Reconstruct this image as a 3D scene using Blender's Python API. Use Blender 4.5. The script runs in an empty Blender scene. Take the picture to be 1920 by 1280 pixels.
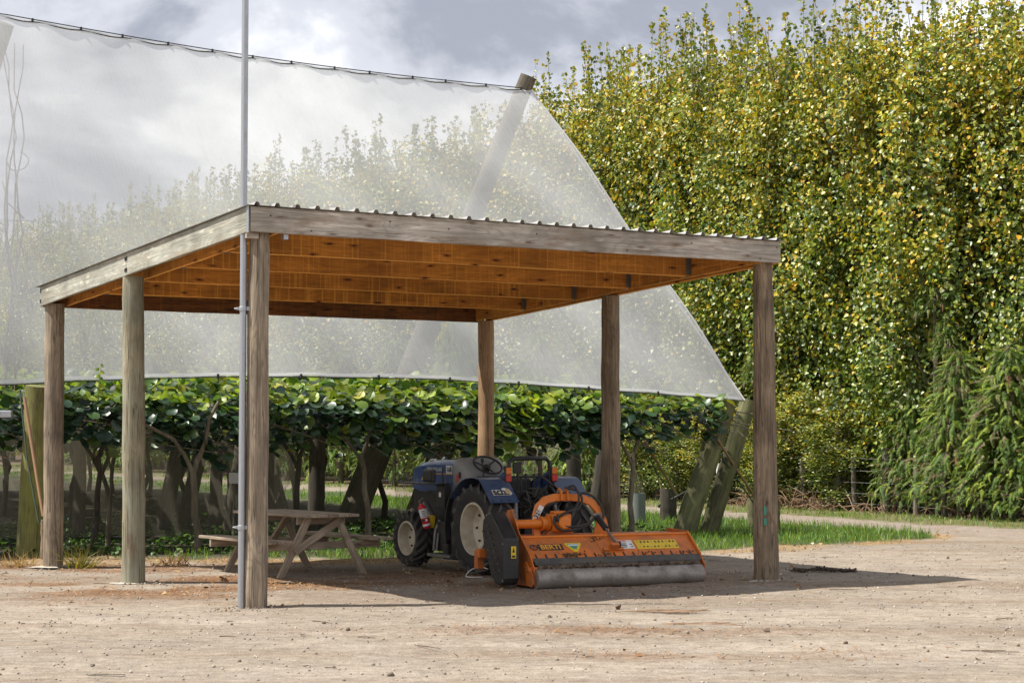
import bpy, bmesh, math, random
import numpy as np
from mathutils import Vector, Matrix
random.seed(7); rng = np.random.default_rng(7)
PI = math.pi
sc = bpy.context.scene
col = sc.collection

# ------------------------------------------------------------------ camera, sky, sun, exposure
F_PX, YH, EYE = 3520.0, 810.0, 1.75
PITCH = math.atan((YH - 640) / F_PX)
cam = bpy.data.cameras.new('camera'); cam.lens = F_PX / 1920 * 36; cam.sensor_width = 36
cam.clip_start = .1; cam.clip_end = 3000
camo = bpy.data.objects.new('camera', cam); col.objects.link(camo)
camo.location = (0, 0, EYE); camo.rotation_euler = (PI / 2 + PITCH, 0, 0)
sc.camera = camo

SUN = Vector((-.505, -.052, .86)).normalized()
w = bpy.data.worlds.new('World'); sc.world = w; w.use_nodes = True
nt = w.node_tree; nt.nodes.clear()
def wn(t, **k):
    n = nt.nodes.new(t)
    for a, b in k.items(): setattr(n, a, b)
    return n
sky = wn('ShaderNodeTexSky', sky_type='NISHITA', sun_disc=False)
sky.sun_elevation = math.asin(SUN.z); sky.sun_rotation = math.atan2(SUN.x, SUN.y)
tc = wn('ShaderNodeTexCoord'); sep = wn('ShaderNodeSeparateXYZ')
nt.links.new(tc.outputs['Generated'], sep.inputs[0])
zz = wn('ShaderNodeMath', operation='MAXIMUM'); nt.links.new(sep.outputs['Z'], zz.inputs[0]); zz.inputs[1].default_value = 0.0
za = wn('ShaderNodeMath', operation='ADD'); nt.links.new(zz.outputs[0], za.inputs[0]); za.inputs[1].default_value = .16
dv = wn('ShaderNodeVectorMath', operation='DIVIDE'); nt.links.new(tc.outputs['Generated'], dv.inputs[0])
cb = wn('ShaderNodeCombineXYZ')
for i in range(3): nt.links.new(za.outputs[0], cb.inputs[i])
nt.links.new(cb.outputs[0], dv.inputs[1])
mp = wn('ShaderNodeMapping'); mp.inputs['Scale'].default_value = (1.5, .8, .35); mp.inputs['Location'].default_value = (3.42, 1.1, .3)
nt.links.new(dv.outputs[0], mp.inputs[0])
nz = wn('ShaderNodeTexNoise'); nz.inputs['Scale'].default_value = 1.35; nz.inputs['Detail'].default_value = 7; nz.inputs['Roughness'].default_value = .57; nz.inputs['Distortion'].default_value = .25
nt.links.new(mp.outputs[0], nz.inputs['Vector'])
rp = wn('ShaderNodeValToRGB'); rp.color_ramp.interpolation = 'EASE'
e = rp.color_ramp.elements
e[0].position = .39; e[0].color = (.34, .35, .405, 1)
e[1].position = .61; e[1].color = (1.0, 1.0, 1.0, 1)
m_ = rp.color_ramp.elements.new(.50); m_.color = (.62, .63, .68, 1)
nt.links.new(nz.outputs['Fac'], rp.inputs[0])
b1 = wn('ShaderNodeBackground'); b1.inputs['Strength'].default_value = .10; nt.links.new(sky.outputs[0], b1.inputs[0])
b2 = wn('ShaderNodeBackground'); b2.inputs['Strength'].default_value = .76; nt.links.new(rp.outputs[0], b2.inputs[0])
ms = wn('ShaderNodeMixShader'); ms.inputs[0].default_value = .9
nt.links.new(b1.outputs[0], ms.inputs[1]); nt.links.new(b2.outputs[0], ms.inputs[2])
ow = wn('ShaderNodeOutputWorld'); nt.links.new(ms.outputs[0], ow.inputs[0])

sl = bpy.data.lights.new('sun', 'SUN'); sl.energy = 4.6; sl.angle = math.radians(.6); sl.color = (1, .95, .87)
so = bpy.data.objects.new('sun', sl); col.objects.link(so)
so.rotation_euler = SUN.to_track_quat('Z', 'Y').to_euler()
vs = sc.view_settings
vs.view_transform = 'Standard'; vs.look = 'None'; vs.gamma = 1; vs.use_curve_mapping = False; vs.exposure = 0.76
sc.cycles.max_bounces = 8; sc.cycles.transparent_max_bounces = 12; sc.cycles.diffuse_bounces = 4

# ------------------------------------------------------------------ helpers
def gp(px, py, z=0.0):
    a, b = (px - 960) / F_PX, (640 - py) / F_PX
    r = Vector((a, math.cos(PITCH) - b * math.sin(PITCH), math.sin(PITCH) + b * math.cos(PITCH)))
    t = (z - EYE) / r.z
    return Vector((r.x * t, r.y * t, z))

def tag(o, label=None, cat=None, group=None, kind=None):
    for k, v in (('label', label), ('category', cat), ('group', group), ('kind', kind)):
        if v: o[k] = v
    return o
def empty(name, loc=(0, 0, 0), rz=0.0, **k):
    o = bpy.data.objects.new(name, None); col.objects.link(o)
    o.empty_display_size = .2
    o.location = loc; o.rotation_euler = (0, 0, rz)
    return tag(o, **k)
def link(name, me, parent=None, loc=None, rot=None):
    o = bpy.data.objects.new(name, me); col.objects.link(o)
    if parent: o.parent = parent
    if loc is not None: o.location = loc
    if rot is not None: o.rotation_euler = rot
    return o
def basis(d, up=Vector((0, 0, 1))):
    d = d.normalized()
    s = d.cross(up)
    if s.length < 1e-4: s = d.cross(Vector((0, 1, 0)))
    s.normalize(); u = s.cross(d).normalized()
    return s, u
class MB:
    def __init__(self): self.v = []; self.f = []
    def add(self, vs, fs):
        k = len(self.v); self.v += [tuple(p) for p in vs]; self.f += [tuple(i + k for i in f) for f in fs]; return self
    def box(self, c, s, M=None):
        h = [x / 2 for x in s]; c = Vector(c)
        P = [Vector((x * h[0], y * h[1], z * h[2])) for x in (-1, 1) for y in (-1, 1) for z in (-1, 1)]
        if M is not None: P = [M @ p for p in P]
        return self.add([p + c for p in P], [(0, 1, 3, 2), (4, 6, 7, 5), (0, 4, 5, 1), (2, 3, 7, 6), (0, 2, 6, 4), (1, 5, 7, 3)])
    def bar(self, p, q, wd, ht, up=Vector((0, 0, 1))):
        p, q = Vector(p), Vector(q); s, u = basis(q - p, Vector(up)); s = s * wd / 2; u = u * ht / 2
        P = [a + i * s + j * u for a in (p, q) for i, j in ((-1, -1), (1, -1), (1, 1), (-1, 1))]
        return self.add(P, [(3, 2, 1, 0), (4, 5, 6, 7), (0, 1, 5, 4), (1, 2, 6, 5), (2, 3, 7, 6), (3, 0, 4, 7)])
    def tube(self, pts, r, n=8, cap=True):
        pts = [Vector(p) for p in pts]
        rs = r if isinstance(r, (list, tuple)) else [r] * len(pts)
        V = []; s = None
        for i, p in enumerate(pts):
            d = (pts[min(i + 1, len(pts) - 1)] - pts[max(i - 1, 0)])
            if d.length < 1e-6: d = Vector((0, 0, 1))
            d.normalize()
            if s is None: s, u = basis(d)
            else:
                s = (s - d * s.dot(d)).normalized(); u = s.cross(d).normalized()
            for k in range(n):
                a = 2 * PI * k / n
                V.append(p + (s * math.cos(a) + u * math.sin(a)) * rs[i])
        Fs = [(i * n + k, i * n + (k + 1) % n, (i + 1) * n + (k + 1) % n, (i + 1) * n + k) for i in range(len(pts) - 1) for k in range(n)]
        if cap: Fs += [tuple(range(n))[::-1], tuple((len(pts) - 1) * n + k for k in range(n))]
        return self.add(V, Fs)
    def lathe(self, prof, c, axis, n=32, closed=False):
        # prof: (radius, along axis)
        c = Vector(c); ax = Vector(axis).normalized(); s, u = basis(ax)
        V = [c + ax * h + (s * math.cos(2 * PI * k / n) + u * math.sin(2 * PI * k / n)) * r for r, h in prof for k in range(n)]
        m = len(prof)
        Fs = [(i * n + k, i * n + (k + 1) % n, ((i + 1) % m) * n + (k + 1) % n, ((i + 1) % m) * n + k) for i in range(m if closed else m - 1) for k in range(n)]
        return self.add(V, Fs)
    def prism(self, poly, o, a, b, ext):
        o, a, b, ext = Vector(o), Vector(a), Vector(b), Vector(ext); n = len(poly)
        V = [o + a * x + b * y for x, y in poly]; V += [p + ext for p in V]
        return self.add(V, [tuple(range(n))[::-1], tuple(range(n, 2 * n))] + [(k, (k + 1) % n, n + (k + 1) % n, n + k) for k in range(n)])
    def strip(self, prof, o, a, b, ext, th=.004):
        # open profile swept along ext, with thickness
        o, a, b, ext = Vector(o), Vector(a), Vector(b), Vector(ext)
        P = [Vector(p) for p in prof]; n = len(P); Q = []
        for i in range(n):
            d = (P[min(i + 1, n - 1)] - P[max(i - 1, 0)]).normalized(); Q.append(P[i] + Vector((-d.y, d.x)) * th)
        poly = [(p.x, p.y) for p in P] + [(p.x, p.y) for p in reversed(Q)]
        m = 2 * n
        V = [o + a * x + b * y for x, y in poly]; V += [p + ext for p in V]
        Fs = [(k, (k + 1) % m, m + (k + 1) % m, m + k) for k in range(m)]
        for k in range(n - 1):
            Fs.append((k, k + 1, m - 2 - k, m - 1 - k)); Fs.append((m + m - 1 - k, m + m - 2 - k, m + k + 1, m + k))
        return self.add(V, Fs)
    def mesh(self, name, mat, smooth=None):
        me = bpy.data.meshes.new(name); me.from_pydata(self.v, [], self.f)
        bm = bmesh.new(); bm.from_mesh(me); bmesh.ops.recalc_face_normals(bm, faces=bm.faces); bm.to_mesh(me); bm.free()
        me.materials.append(mat)
        if smooth:
            me.shade_smooth(); me.set_sharp_from_angle(angle=math.radians(smooth))
        return me
    def build(self, name, mat, parent=None, smooth=None, bevel=0, loc=None, rot=None, kind=None):
        o = link(name, self.mesh(name, mat, smooth), parent, loc, rot)
        if bevel:
            b = o.modifiers.new('bevel', 'BEVEL'); b.width = bevel; b.segments = 2; b.limit_method = 'ANGLE'; b.angle_limit = math.radians(40)
        if kind: o['kind'] = kind
        return o
def scatter(name, tv, tf, P, T, U, N, S, mat, cols=None, parent=None, smooth=False):
    """many small copies of one template joined in one mesh"""
    tv = np.asarray(tv, float); n = len(P); m = len(tv)
    S = np.asarray(S, float)
    if S.ndim == 1: S = S[:, None]
    loc = tv[None] * S[:, None, :]
    V = P[:, None] + loc[..., 0:1] * T[:, None] + loc[..., 1:2] * U[:, None] + loc[..., 2:3] * N[:, None]
    V = V.reshape(-1, 3)
    ls = [len(f) for f in tf]; flat = np.array([i for f in tf for i in f])
    idx = (flat[None] + (np.arange(n) * m)[:, None]).ravel()
    tot = np.tile(ls, n); start = np.concatenate([[0], np.cumsum(tot)[:-1]])
    me = bpy.data.meshes.new(name)
    me.vertices.add(len(V)); me.vertices.foreach_set('co', V.astype(np.float32).ravel())
    me.loops.add(len(idx)); me.loops.foreach_set('vertex_index', idx.astype(np.int32))
    me.polygons.add(len(tot)); me.polygons.foreach_set('loop_start', start.astype(np.int32))
    me.update(calc_edges=True)
    if cols is not None:
        at = me.color_attributes.new('tint', 'FLOAT_COLOR', 'POINT')
        c4 = np.ones((n, m, 4), np.float32); c4[..., :3] = cols[:, None]
        at.data.foreach_set('color', c4.ravel())
    if smooth: me.shade_smooth()
    me.materials.append(mat); me.validate()
    return me
def nrm(a): return a / np.maximum(np.linalg.norm(a, axis=-1, keepdims=True), 1e-9)
def frames(N, spin=None, up=None):
    """orthonormal T,U for each normal N; U is 'up' projected, or randomly spun"""
    N = nrm(N); k = len(N)
    R = rng.normal(size=(k, 3)) if up is None else np.broadcast_to(up, (k, 3)) + rng.normal(size=(k, 3)) * (spin or 0)
    U = nrm(R - (R * N).sum(1, keepdims=True) * N)
    return np.cross(U, N), U, N

# ------------------------------------------------------------------ materials
class NT:
    def __init__(s, name):
        s.m = bpy.data.materials.new(name); s.m.use_nodes = True; s.t = s.m.node_tree
        s.b = s.t.nodes['Principled BSDF']; s.out = s.t.nodes['Material Output']
    def n(s, t, ins=None, **k):
        x = s.t.nodes.new(t)
        for a, b in k.items(): setattr(x, a, b)
        for a, b in (ins or {}).items():
            if isinstance(b, bpy.types.NodeSocket): s.t.links.new(b, x.inputs[a])
            else: x.inputs[a].default_value = b
        return x
    def l(s, a, b): s.t.links.new(a, b)
    def coord(s, scale=(1, 1, 1), rand=True, kind='Object'):
        t = s.n('ShaderNodeTexCoord')
        mpn = s.n('ShaderNodeMapping', {'Vector': t.outputs[kind], 'Scale': scale})
        if rand:
            o = s.n('ShaderNodeObjectInfo'); r = s.n('ShaderNodeMath', {0: o.outputs['Random'], 1: 57.0}, operation='MULTIPLY')
            c = s.n('ShaderNodeCombineXYZ', {0: r.outputs[0], 1: r.outputs[0], 2: r.outputs[0]}); s.l(c.outputs[0], mpn.inputs['Location'])
        return mpn.outputs[0]
    def noise(s, vec, scale=5, det=4, rough=.5, dist=0):
        return s.n('ShaderNodeTexNoise', {'Vector': vec, 'Scale': scale, 'Detail': det, 'Roughness': rough, 'Distortion': dist}).outputs['Fac']
    def ramp(s, fac, stops, interp='LINEAR'):
        r = s.n('ShaderNodeValToRGB', {0: fac}); r.color_ramp.interpolation = interp; el = r.color_ramp.elements
        for i, (p, c) in enumerate(stops):
            x = el[i] if i < 2 else el.new(p)
            x.position = p; x.color = tuple(c) + (1,) if len(c) == 3 else c
        return r.outputs[0]
    def mix(s, fac, a, b, mode='MIX'):
        x = s.n('ShaderNodeMix', data_type='RGBA', blend_type=mode)
        for sock, v in ((x.inputs['Factor'], fac), (x.inputs['A'], a), (x.inputs['B'], b)):
            if isinstance(v, bpy.types.NodeSocket): s.l(v, sock)
            else: sock.default_value = v if not isinstance(v, tuple) or len(v) == 4 else v + (1,)
        return x.outputs['Result']
    def math(s, op, a, b=0.0):
        return s.n('ShaderNodeMath', {0: a, 1: b}, operation=op).outputs[0]
    def bump(s, h, strength=.3, dist=.01, normal=None):
        x = s.n('ShaderNodeBump', {'Height': h, 'Strength': strength, 'Distance': dist})
        if normal is not None: s.l(normal, x.inputs['Normal'])
        s.l(x.outputs[0], s.b.inputs['Normal']); return x.outputs[0]
    def base(s, v, rough=None, metal=None, spec=None):
        if isinstance(v, bpy.types.NodeSocket): s.l(v, s.b.inputs['Base Color'])
        else: s.b.inputs['Base Color'].default_value = tuple(v) + (1,)
        if rough is not None:
            if isinstance(rough, bpy.types.NodeSocket): s.l(rough, s.b.inputs['Roughness'])
            else: s.b.inputs['Roughness'].default_value = rough
        if metal is not None: s.b.inputs['Metallic'].default_value = metal
        if spec is not None: s.b.inputs['Specular IOR Level'].default_value = spec
        return s.m
W = (1, 1, 1)
def plain(name, c, rough=.6, metal=0, dirt=.35, dcol=(.16, .12, .085), sc_=6, bumpy=.05, spec=None):
    """painted / metal / plastic surface with dust, scuffs and slight unevenness"""
    t = NT(name); v = t.coord()
    n1 = t.noise(v, sc_, 6, .62); n2 = t.noise(v, sc_ * 7, 3, .6)
    f = t.ramp(n1, [(.42, (0, 0, 0)), (.75, (dirt,) * 3)])
    f2 = t.ramp(n2, [(.5, (0, 0, 0)), (.8, (dirt * .5,) * 3)])
    c1 = t.mix(f, tuple(c), dcol); c1 = t.mix(f2, c1, dcol)
    r = t.ramp(n1, [(.3, (max(rough - .12, .05),) * 3), (.7, (min(rough + .2, 1),) * 3)])
    t.base(c1, r, metal, spec); t.bump(n2, bumpy, .01)
    return t.m
def wood(name, dark, light, axis=0, knots=None, stain=None, saw=0, cracks=.6, scale=1.0, rough=.85, greens=None, lit_arris=None):
    t = NT(name)
    a = [14 * scale, 14 * scale, 14 * scale]; a[axis] = .9 * scale
    v = t.coord(tuple(a)); g1 = t.noise(v, 1.6, 5, .6, .9)
    a2 = [46 * scale] * 3; a2[axis] = .7 * scale
    v2 = t.coord(tuple(a2)); g2 = t.noise(v2, 2.0, 4, .6, .3)
    big = t.noise(t.coord((1.3, 1.3, 1.3)), 1.1, 4, .6)
    a3 = [3.2 * scale] * 3; a3[axis] = .55 * scale
    ring = t.math('SINE', t.math('MULTIPLY', t.noise(t.coord(tuple(a3)), 1.3, 2, .45, .4), 95.0))
    ringf = t.ramp(ring, [(.25, (0, 0, 0)), (.95, W)])
    c = t.ramp(g1, [(.28, dark), (.70, light)])
    c = t.mix(t.math('MULTIPLY', t.ramp(g2, [(.38, W), (.62, (0, 0, 0))]), .45), c, dark)
    c = t.mix(t.math('MULTIPLY', ringf, .42), c, dark)
    c = t.mix(.8, c, t.ramp(big, [(.32, (.5, .48, .46)), (.68, (1.25, 1.25, 1.25))]), 'MULTIPLY')
    if greens: c = t.mix(t.ramp(t.noise(t.coord((2, 2, .9)), 1.3, 4, .6), [(.48, (0, 0, 0)), (.66, (.5,) * 3)]), c, greens)
    if stain:
        s3 = [9.] * 3; s3[axis] = 2.2
        c = t.mix(t.ramp(t.noise(t.coord(tuple(s3)), 1.0, 5, .7), [(.52, (0, 0, 0)), (.70, (.85,) * 3)]), c, stain)
    if saw:
        sv = [0.] * 3; sv[axis] = 1.0
        s1 = t.noise(t.coord(tuple(sv)), 30, 1.5, .6)
        sp = [1.1] * 3; patch_ = t.noise(t.coord(tuple(sp)), 1.4, 4, .6)
        c = t.mix(t.math('MULTIPLY', t.math('MULTIPLY', t.ramp(s1, [(.55, (0, 0, 0)), (.66, W)]), saw), t.ramp(patch_, [(.35, (.35,) * 3), (.65, W)])), c, tuple(min(1, x * 1.55) for x in light))
        c = t.mix(t.math('MULTIPLY', t.ramp(s1, [(.34, W), (.44, (0, 0, 0))]), .22), c, dark)
    h = t.math('ADD', g1, t.math('MULTIPLY', g2, .7))
    if lit_arris:
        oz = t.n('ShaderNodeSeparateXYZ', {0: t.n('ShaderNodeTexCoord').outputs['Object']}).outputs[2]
        c = t.mix(t.math('MULTIPLY', t.math('LESS_THAN', oz, lit_arris), .55), c, tuple(min(1, x * 1.5 + .05) for x in light))  # paler band along the lower edge paints in light bounced off the ground
    if knots:
        kv = [4.6] * 3; kv[axis] = 1.25
        if axis == 0: kv[1] = .01
        kc = t.coord(tuple(kv))
        if axis == 0:
            ks = t.n('ShaderNodeSeparateXYZ', {0: kc}); kc = t.n('ShaderNodeCombineXYZ', {0: ks.outputs[0], 1: ks.outputs[2]}).outputs[0]
        kc = t.n('ShaderNodeVectorMath', {0: kc, 1: t.n('ShaderNodeVectorMath', {0: t.n('ShaderNodeTexNoise', {'Vector': kc, 'Scale': 6.0}).outputs['Color'], 1: (.12, .12, .12)}, operation='MULTIPLY').outputs[0]}, operation='ADD').outputs[0]
        vo = t.n('ShaderNodeTexVoronoi', {'Vector': kc, 'Scale': 1.0, 'Randomness': 1.0}, voronoi_dimensions='2D' if axis == 0 else '3D')
        kf = t.ramp(vo.outputs['Distance'], [(.032, W), (.046, (.5,) * 3), (.065, (.5,) * 3), (.11, (0, 0, 0))])
        c = t.mix(kf, c, knots)
    if cracks:
        ck = [7.] * 3; ck[axis] = .13
        cn = t.noise(t.coord(tuple(ck)), 1.7, 3, .55, .3)
        cf = t.ramp(t.math('ABSOLUTE', t.math('SUBTRACT', cn, .5)), [(0.003, (cracks * .85,) * 3), (.013, (0, 0, 0))])
        c = t.mix(cf, c, tuple(x * .25 for x in dark)); h = t.math('SUBTRACT', h, t.math('MULTIPLY', cf, 1.2))
    t.base(c, rough); t.bump(h, .45, .012)
    return t.m
def leafmat(name, trans=.35, rough=.42, tcol=(1.25, 1.3, .55), spec=.5, objvar=None):
    t = NT(name)
    a = t.n('ShaderNodeAttribute', attribute_name='tint') if objvar is None else None
    if objvar is None: c = a.outputs['Color']
    else: c = t.ramp(t.n('ShaderNodeObjectInfo').outputs['Random'], objvar)
    t.base(c, rough, 0, spec)
    tr = t.n('ShaderNodeBsdfTranslucent', {'Color': t.mix(1.0, c, tcol, 'MULTIPLY')})
    mx = t.n('ShaderNodeMixShader', {0: trans, 1: t.b.outputs[0], 2: tr.outputs[0]})
    t.l(mx.outputs[0], t.out.inputs[0])
    return t.m
def netmat(name, colr, cover, streak=.12, tr=.5):
    t = NT(name)
    v = t.coord((1, 1, 1), rand=False, kind='UV')
    n1 = t.noise(v, 3, 5, .6); 
    st = t.noise(t.n('ShaderNodeMapping', {'Vector': v, 'Scale': (26, 1.2, 1)}).outputs[0], 3.0, 3, .6)
    wv = t.noise(t.n('ShaderNodeMapping', {'Vector': v, 'Scale': (6, 260, 1)}).outputs[0], 1.0, 2, .5)
    f = t.math('ADD', t.math('MULTIPLY', t.math('SUBTRACT', n1, .5), streak), cover)
    f = t.math('ADD', f, t.math('MULTIPLY', t.math('SUBTRACT', st, .5), streak * 1.3))
    f = t.math('ADD', f, t.math('MULTIPLY', t.math('SUBTRACT', wv, .5), streak * .9))
    cc = t.mix(t.ramp(n1, [(.3, (0, 0, 0)), (.7, (.25,) * 3)]), tuple(colr), tuple(x * .8 for x in colr))
    d = t.n('ShaderNodeBsdfDiffuse', {'Color': cc}); tl = t.n('ShaderNodeBsdfTranslucent', {'Color': cc})
    dm = t.n('ShaderNodeMixShader', {0: tr, 1: d.outputs[0], 2: tl.outputs[0]})
    tp = t.n('ShaderNodeBsdfTransparent')
    mx = t.n('ShaderNodeMixShader', {0: f, 1: tp.outputs[0], 2: dm.outputs[0]})
    t.l(mx.outputs[0], t.out.inputs[0]); return t.m

M = {}
M['fascia'] = wood('weathered_board', (.28, .25, .21), (.68, .615, .54), 0, (.16, .11, .08), (.24, .17, .12))
M['fascia_green'] = wood('greenish_board', (.24, .24, .20), (.55, .55, .47), 0, (.58, .55, .45), (.30, .25, .18), cracks=.3)
M['purlin'] = wood('rough_sawn_pine', (.36, .135, .02), (.78, .32, .052), 0, (.07, .013, .005), None, .42, .1, lit_arris=-.1145)
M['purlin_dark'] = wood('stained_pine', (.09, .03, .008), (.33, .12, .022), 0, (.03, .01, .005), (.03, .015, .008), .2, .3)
M['post_grey'] = wood('weathered_post', (.15, .115, .08), (.50, .41, .30), 2, (.10, .07, .05), (.15, .12, .10), cracks=.9)
M['post_green'] = wood('treated_post', (.17, .15, .095), (.47, .43, .30), 2, (.13, .10, .07), (.18, .12, .08), cracks=.9, greens=(.29, .31, .24))
M['post_brown'] = wood('brown_post', (.13, .095, .06), (.42, .32, .215), 2, (.07, .045, .03), (.10, .065, .04), cracks=.9)
M['post_tan'] = wood('tan_post', (.22, .13, .065), (.46, .30, .17), 2, (.12, .07, .04), None, cracks=.8)
M['moss_post'] = wood('mossy_post', (.085, .085, .035), (.25, .25, .12), 2, None, (.05, .042, .025), cracks=.5, greens=(.13, .16, .035))
M['moss_bright'] = wood('yellow_mossy_post', (.12, .115, .035), (.29, .275, .09), 2, None, (.07, .065, .03), cracks=.5, greens=(.17, .20, .035))
M['old_post'] = wood('old_fence_post', (.10, .085, .065), (.27, .24, .19), 2, None, (.1, .09, .07))
M['table'] = wood('picnic_timber', (.29, .225, .16), (.56, .46, .35), 0, (.15, .10, .07), (.2, .17, .13), cracks=.5)
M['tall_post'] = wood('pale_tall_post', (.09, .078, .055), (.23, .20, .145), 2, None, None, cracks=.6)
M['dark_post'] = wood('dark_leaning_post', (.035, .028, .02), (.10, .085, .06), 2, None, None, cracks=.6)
M['bark'] = wood('bark', (.10, .08, .055), (.28, .24, .17), 2, None, (.12, .13, .08), cracks=.3, scale=.7)
M['galv'] = plain('galvanised_steel', (.42, .44, .47), .45, .75, .25, (.3, .3, .3), 9)
M['roof'] = plain('corrugated_steel', (.42, .42, .41), .5, .55, .4, (.2, .18, .16), 3)
M['wire'] = plain('fence_wire', (.22, .22, .22), .6, .4, .3)
M['black'] = plain('black_plastic', (.012, .012, .013), .45, 0, .25, (.10, .085, .07), 5)
M['blackm'] = plain('black_metal', (.018, .017, .017), .5, .2, .4, (.09, .07, .05), 7)
M['tyre'] = plain('tyre_rubber', (.014, .014, .014), .75, 0, .42, (.11, .09, .07), 5, .15)
M['lug'] = plain('dusty_lug', (.065, .06, .055), .85, 0, .6, (.13, .11, .085), 6, .15)
M['shaded_bark'] = wood('shaded_bark', (.035, .028, .02), (.13, .108, .075), 2, None, (.05, .055, .03), cracks=.3, scale=.7)  # darker copy of the bark, canopy shade put into its colour
M['blue'] = plain('blue_paint', (.018, .058, .18), .25, 0, .12, (.12, .12, .12), 3, .02)
M['fender'] = plain('dusty_blue_paint', (.04, .07, .145), .36, 0, .6, (.15, .155, .17), 4, .03)
M['cowl'] = plain('grey_cowl', (.25, .25, .24), .5, 0, .3, (.2, .18, .15), 4)
M['cream'] = plain('cream_paint', (.60, .54, .42), .5, 0, .55, (.22, .15, .09), 5)
M['orange'] = plain('orange_paint', (.62, .155, .016), .48, 0, .72, (.16, .09, .05), 5, .07)
M['orange_clean'] = plain('orange_paint_cleaner', (.72, .19, .012), .35, 0, .28, (.2, .09, .03), 5, .03)
M['roller'] = plain('worn_steel', (.33, .30, .27), .5, .45, .8, (.13, .095, .07), 6, .25)
M['rubber'] = plain('rubber_flap', (.05, .048, .045), .6, 0, .6, (.17, .14, .11), 5, .2)
M['hose'] = plain('hose', (.014, .014, .014), .45, 0, .35, (.1, .085, .07), 10)
M['steel'] = plain('dull_steel', (.22, .21, .20), .45, .6, .5, (.12, .10, .08), 8)
M['red'] = plain('red_paint', (.55, .015, .03), .35, 0, .12)
M['lamp_red'] = plain('red_lens', (.50, .02, .01), .2, 0, .15)
M['lamp_amber'] = plain('amber_lens', (.62, .16, .01), .2, 0, .15)
M['white'] = plain('white_vinyl', (.72, .72, .70), .5, 0, .3, (.3, .27, .22), 12)
M['yellow'] = plain('yellow_vinyl', (.72, .50, .02), .5, 0, .3, (.35, .22, .05), 14)
M['ink'] = plain('ink', (.02, .02, .02), .6, 0, .1)
M['tan_ink'] = plain('tan_ink', (.50, .36, .22), .6, 0, .2)
M['silver_ink'] = plain('silver_ink', (.5, .52, .55), .4, .2, .15)
M['orange_ink'] = plain('orange_ink', (.70, .30, .03), .5, 0, .1)
M['green_ink'] = plain('green_ink', (.05, .28, .2), .6, 0, .2)
M['red_ink'] = plain('red_ink', (.6, .06, .06), .6, 0, .15)
M['rod'] = plain('brown_rod', (.34, .20, .11), .55, 0, .35)
M['green_cable'] = plain('dark_green_cable', (.03, .06, .045), .5, 0, .3)
M['concrete'] = plain('pale_concrete', (.44, .40, .34), .9, 0, .5, (.3, .26, .2), 12, .3)
M['guard'] = plain('grey_guard', (.16, .19, .18), .6, 0, .35)
M['cable'] = plain('net_cable', (.035, .037, .045), .6, 0, .2)
M['net'] = netmat('white_net', (.80, .805, .815), .665, .25, .32)
M['net_hem'] = netmat('net_hem', (.78, .785, .79), .84, .08, .34)
M['lownet'] = netmat('dull_net', (.46, .41, .32), .28, .06)
M['poplar'] = leafmat('poplar_leaf', .27, .40)
M['cedar'] = leafmat('cedar_leaf', .22, .6)
M['vine'] = leafmat('vine_leaf_mass', .34, .42)
M['vine_leaf'] = leafmat('vine_leaf', .25, .36, objvar=[(0, (.016, .042, .024)), (.5, (.026, .062, .028)), (.85, (.045, .095, .028)), (1, (.11, .17, .03))])
M['grass'] = leafmat('grass_blade', .35, .5)
M['litter'] = leafmat('dry_litter', .05, .85, (1, 1, 1), .2)
M['twig'] = plain('twig', (.12, .085, .06), .9, 0, .3)
# ------------------------------------------------------------------ layout of the place (metres)
def v2(a): return np.array(a[:2], float)
LP, RP = v2(gp(72, 1040)), v2(gp(1290, 1003))
U_ = (RP - LP) / np.linalg.norm(RP - LP); V_ = np.array([-U_[1], U_[0]])      # along / behind the orchard front
RLEN = float(np.linalg.norm(RP - LP))
F0 = np.array([9.7, 38.2]); D_ = np.array([-.49, .872]); NT_ = -np.array([.872, .49])   # fence line of the tree row
def orch(r, q, z=0.0):
    p = LP + U_ * r + V_ * q; return Vector((p[0], p[1], z))
def r_at(px, q):
    k = (px - 960) / F_PX; o = LP + V_ * q
    return float((k * o[1] - o[0]) / (U_[0] - k * U_[1]))
def rowp(t, a, z=0.0):
    p = F0 + D_ * t + NT_ * a; return Vector((p[0], p[1], z))

_lat = rng.random((256, 256))
def vnoise(x, y, s):
    x, y = np.asarray(x) * s + 71.3, np.asarray(y) * s + 33.7
    i, j = np.floor(x).astype(int), np.floor(y).astype(int); fx, fy = x - i, y - j
    fx, fy = fx * fx * (3 - 2 * fx), fy * fy * (3 - 2 * fy); g = lambda a, b: _lat[a % 256, b % 256]
    return (g(i, j) * (1 - fx) + g(i + 1, j) * fx) * (1 - fy) + (g(i, j + 1) * (1 - fx) + g(i + 1, j + 1) * fx) * fy
def fbm(x, y, s, o=4):
    t = 0; a = .5
    for k in range(o): t = t + a * vnoise(x + 17 * k, y - 9 * k, s * 2 ** k); a *= .5
    return t / (1 - .5 ** o)
def sstep(a, b, x): 
    t = np.clip((x - a) / (b - a), 0, 1); return t * t * (3 - 2 * t)
EX, EY = [-40, -12, -5.7, -3.6, -1.9, .5, 2.8, 6.9, 7.6, 60], [23, 25.0, 26.0, 26.3, 26.0, 26.6, 28.1, 31.2, 33.5, 33.6]
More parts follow.
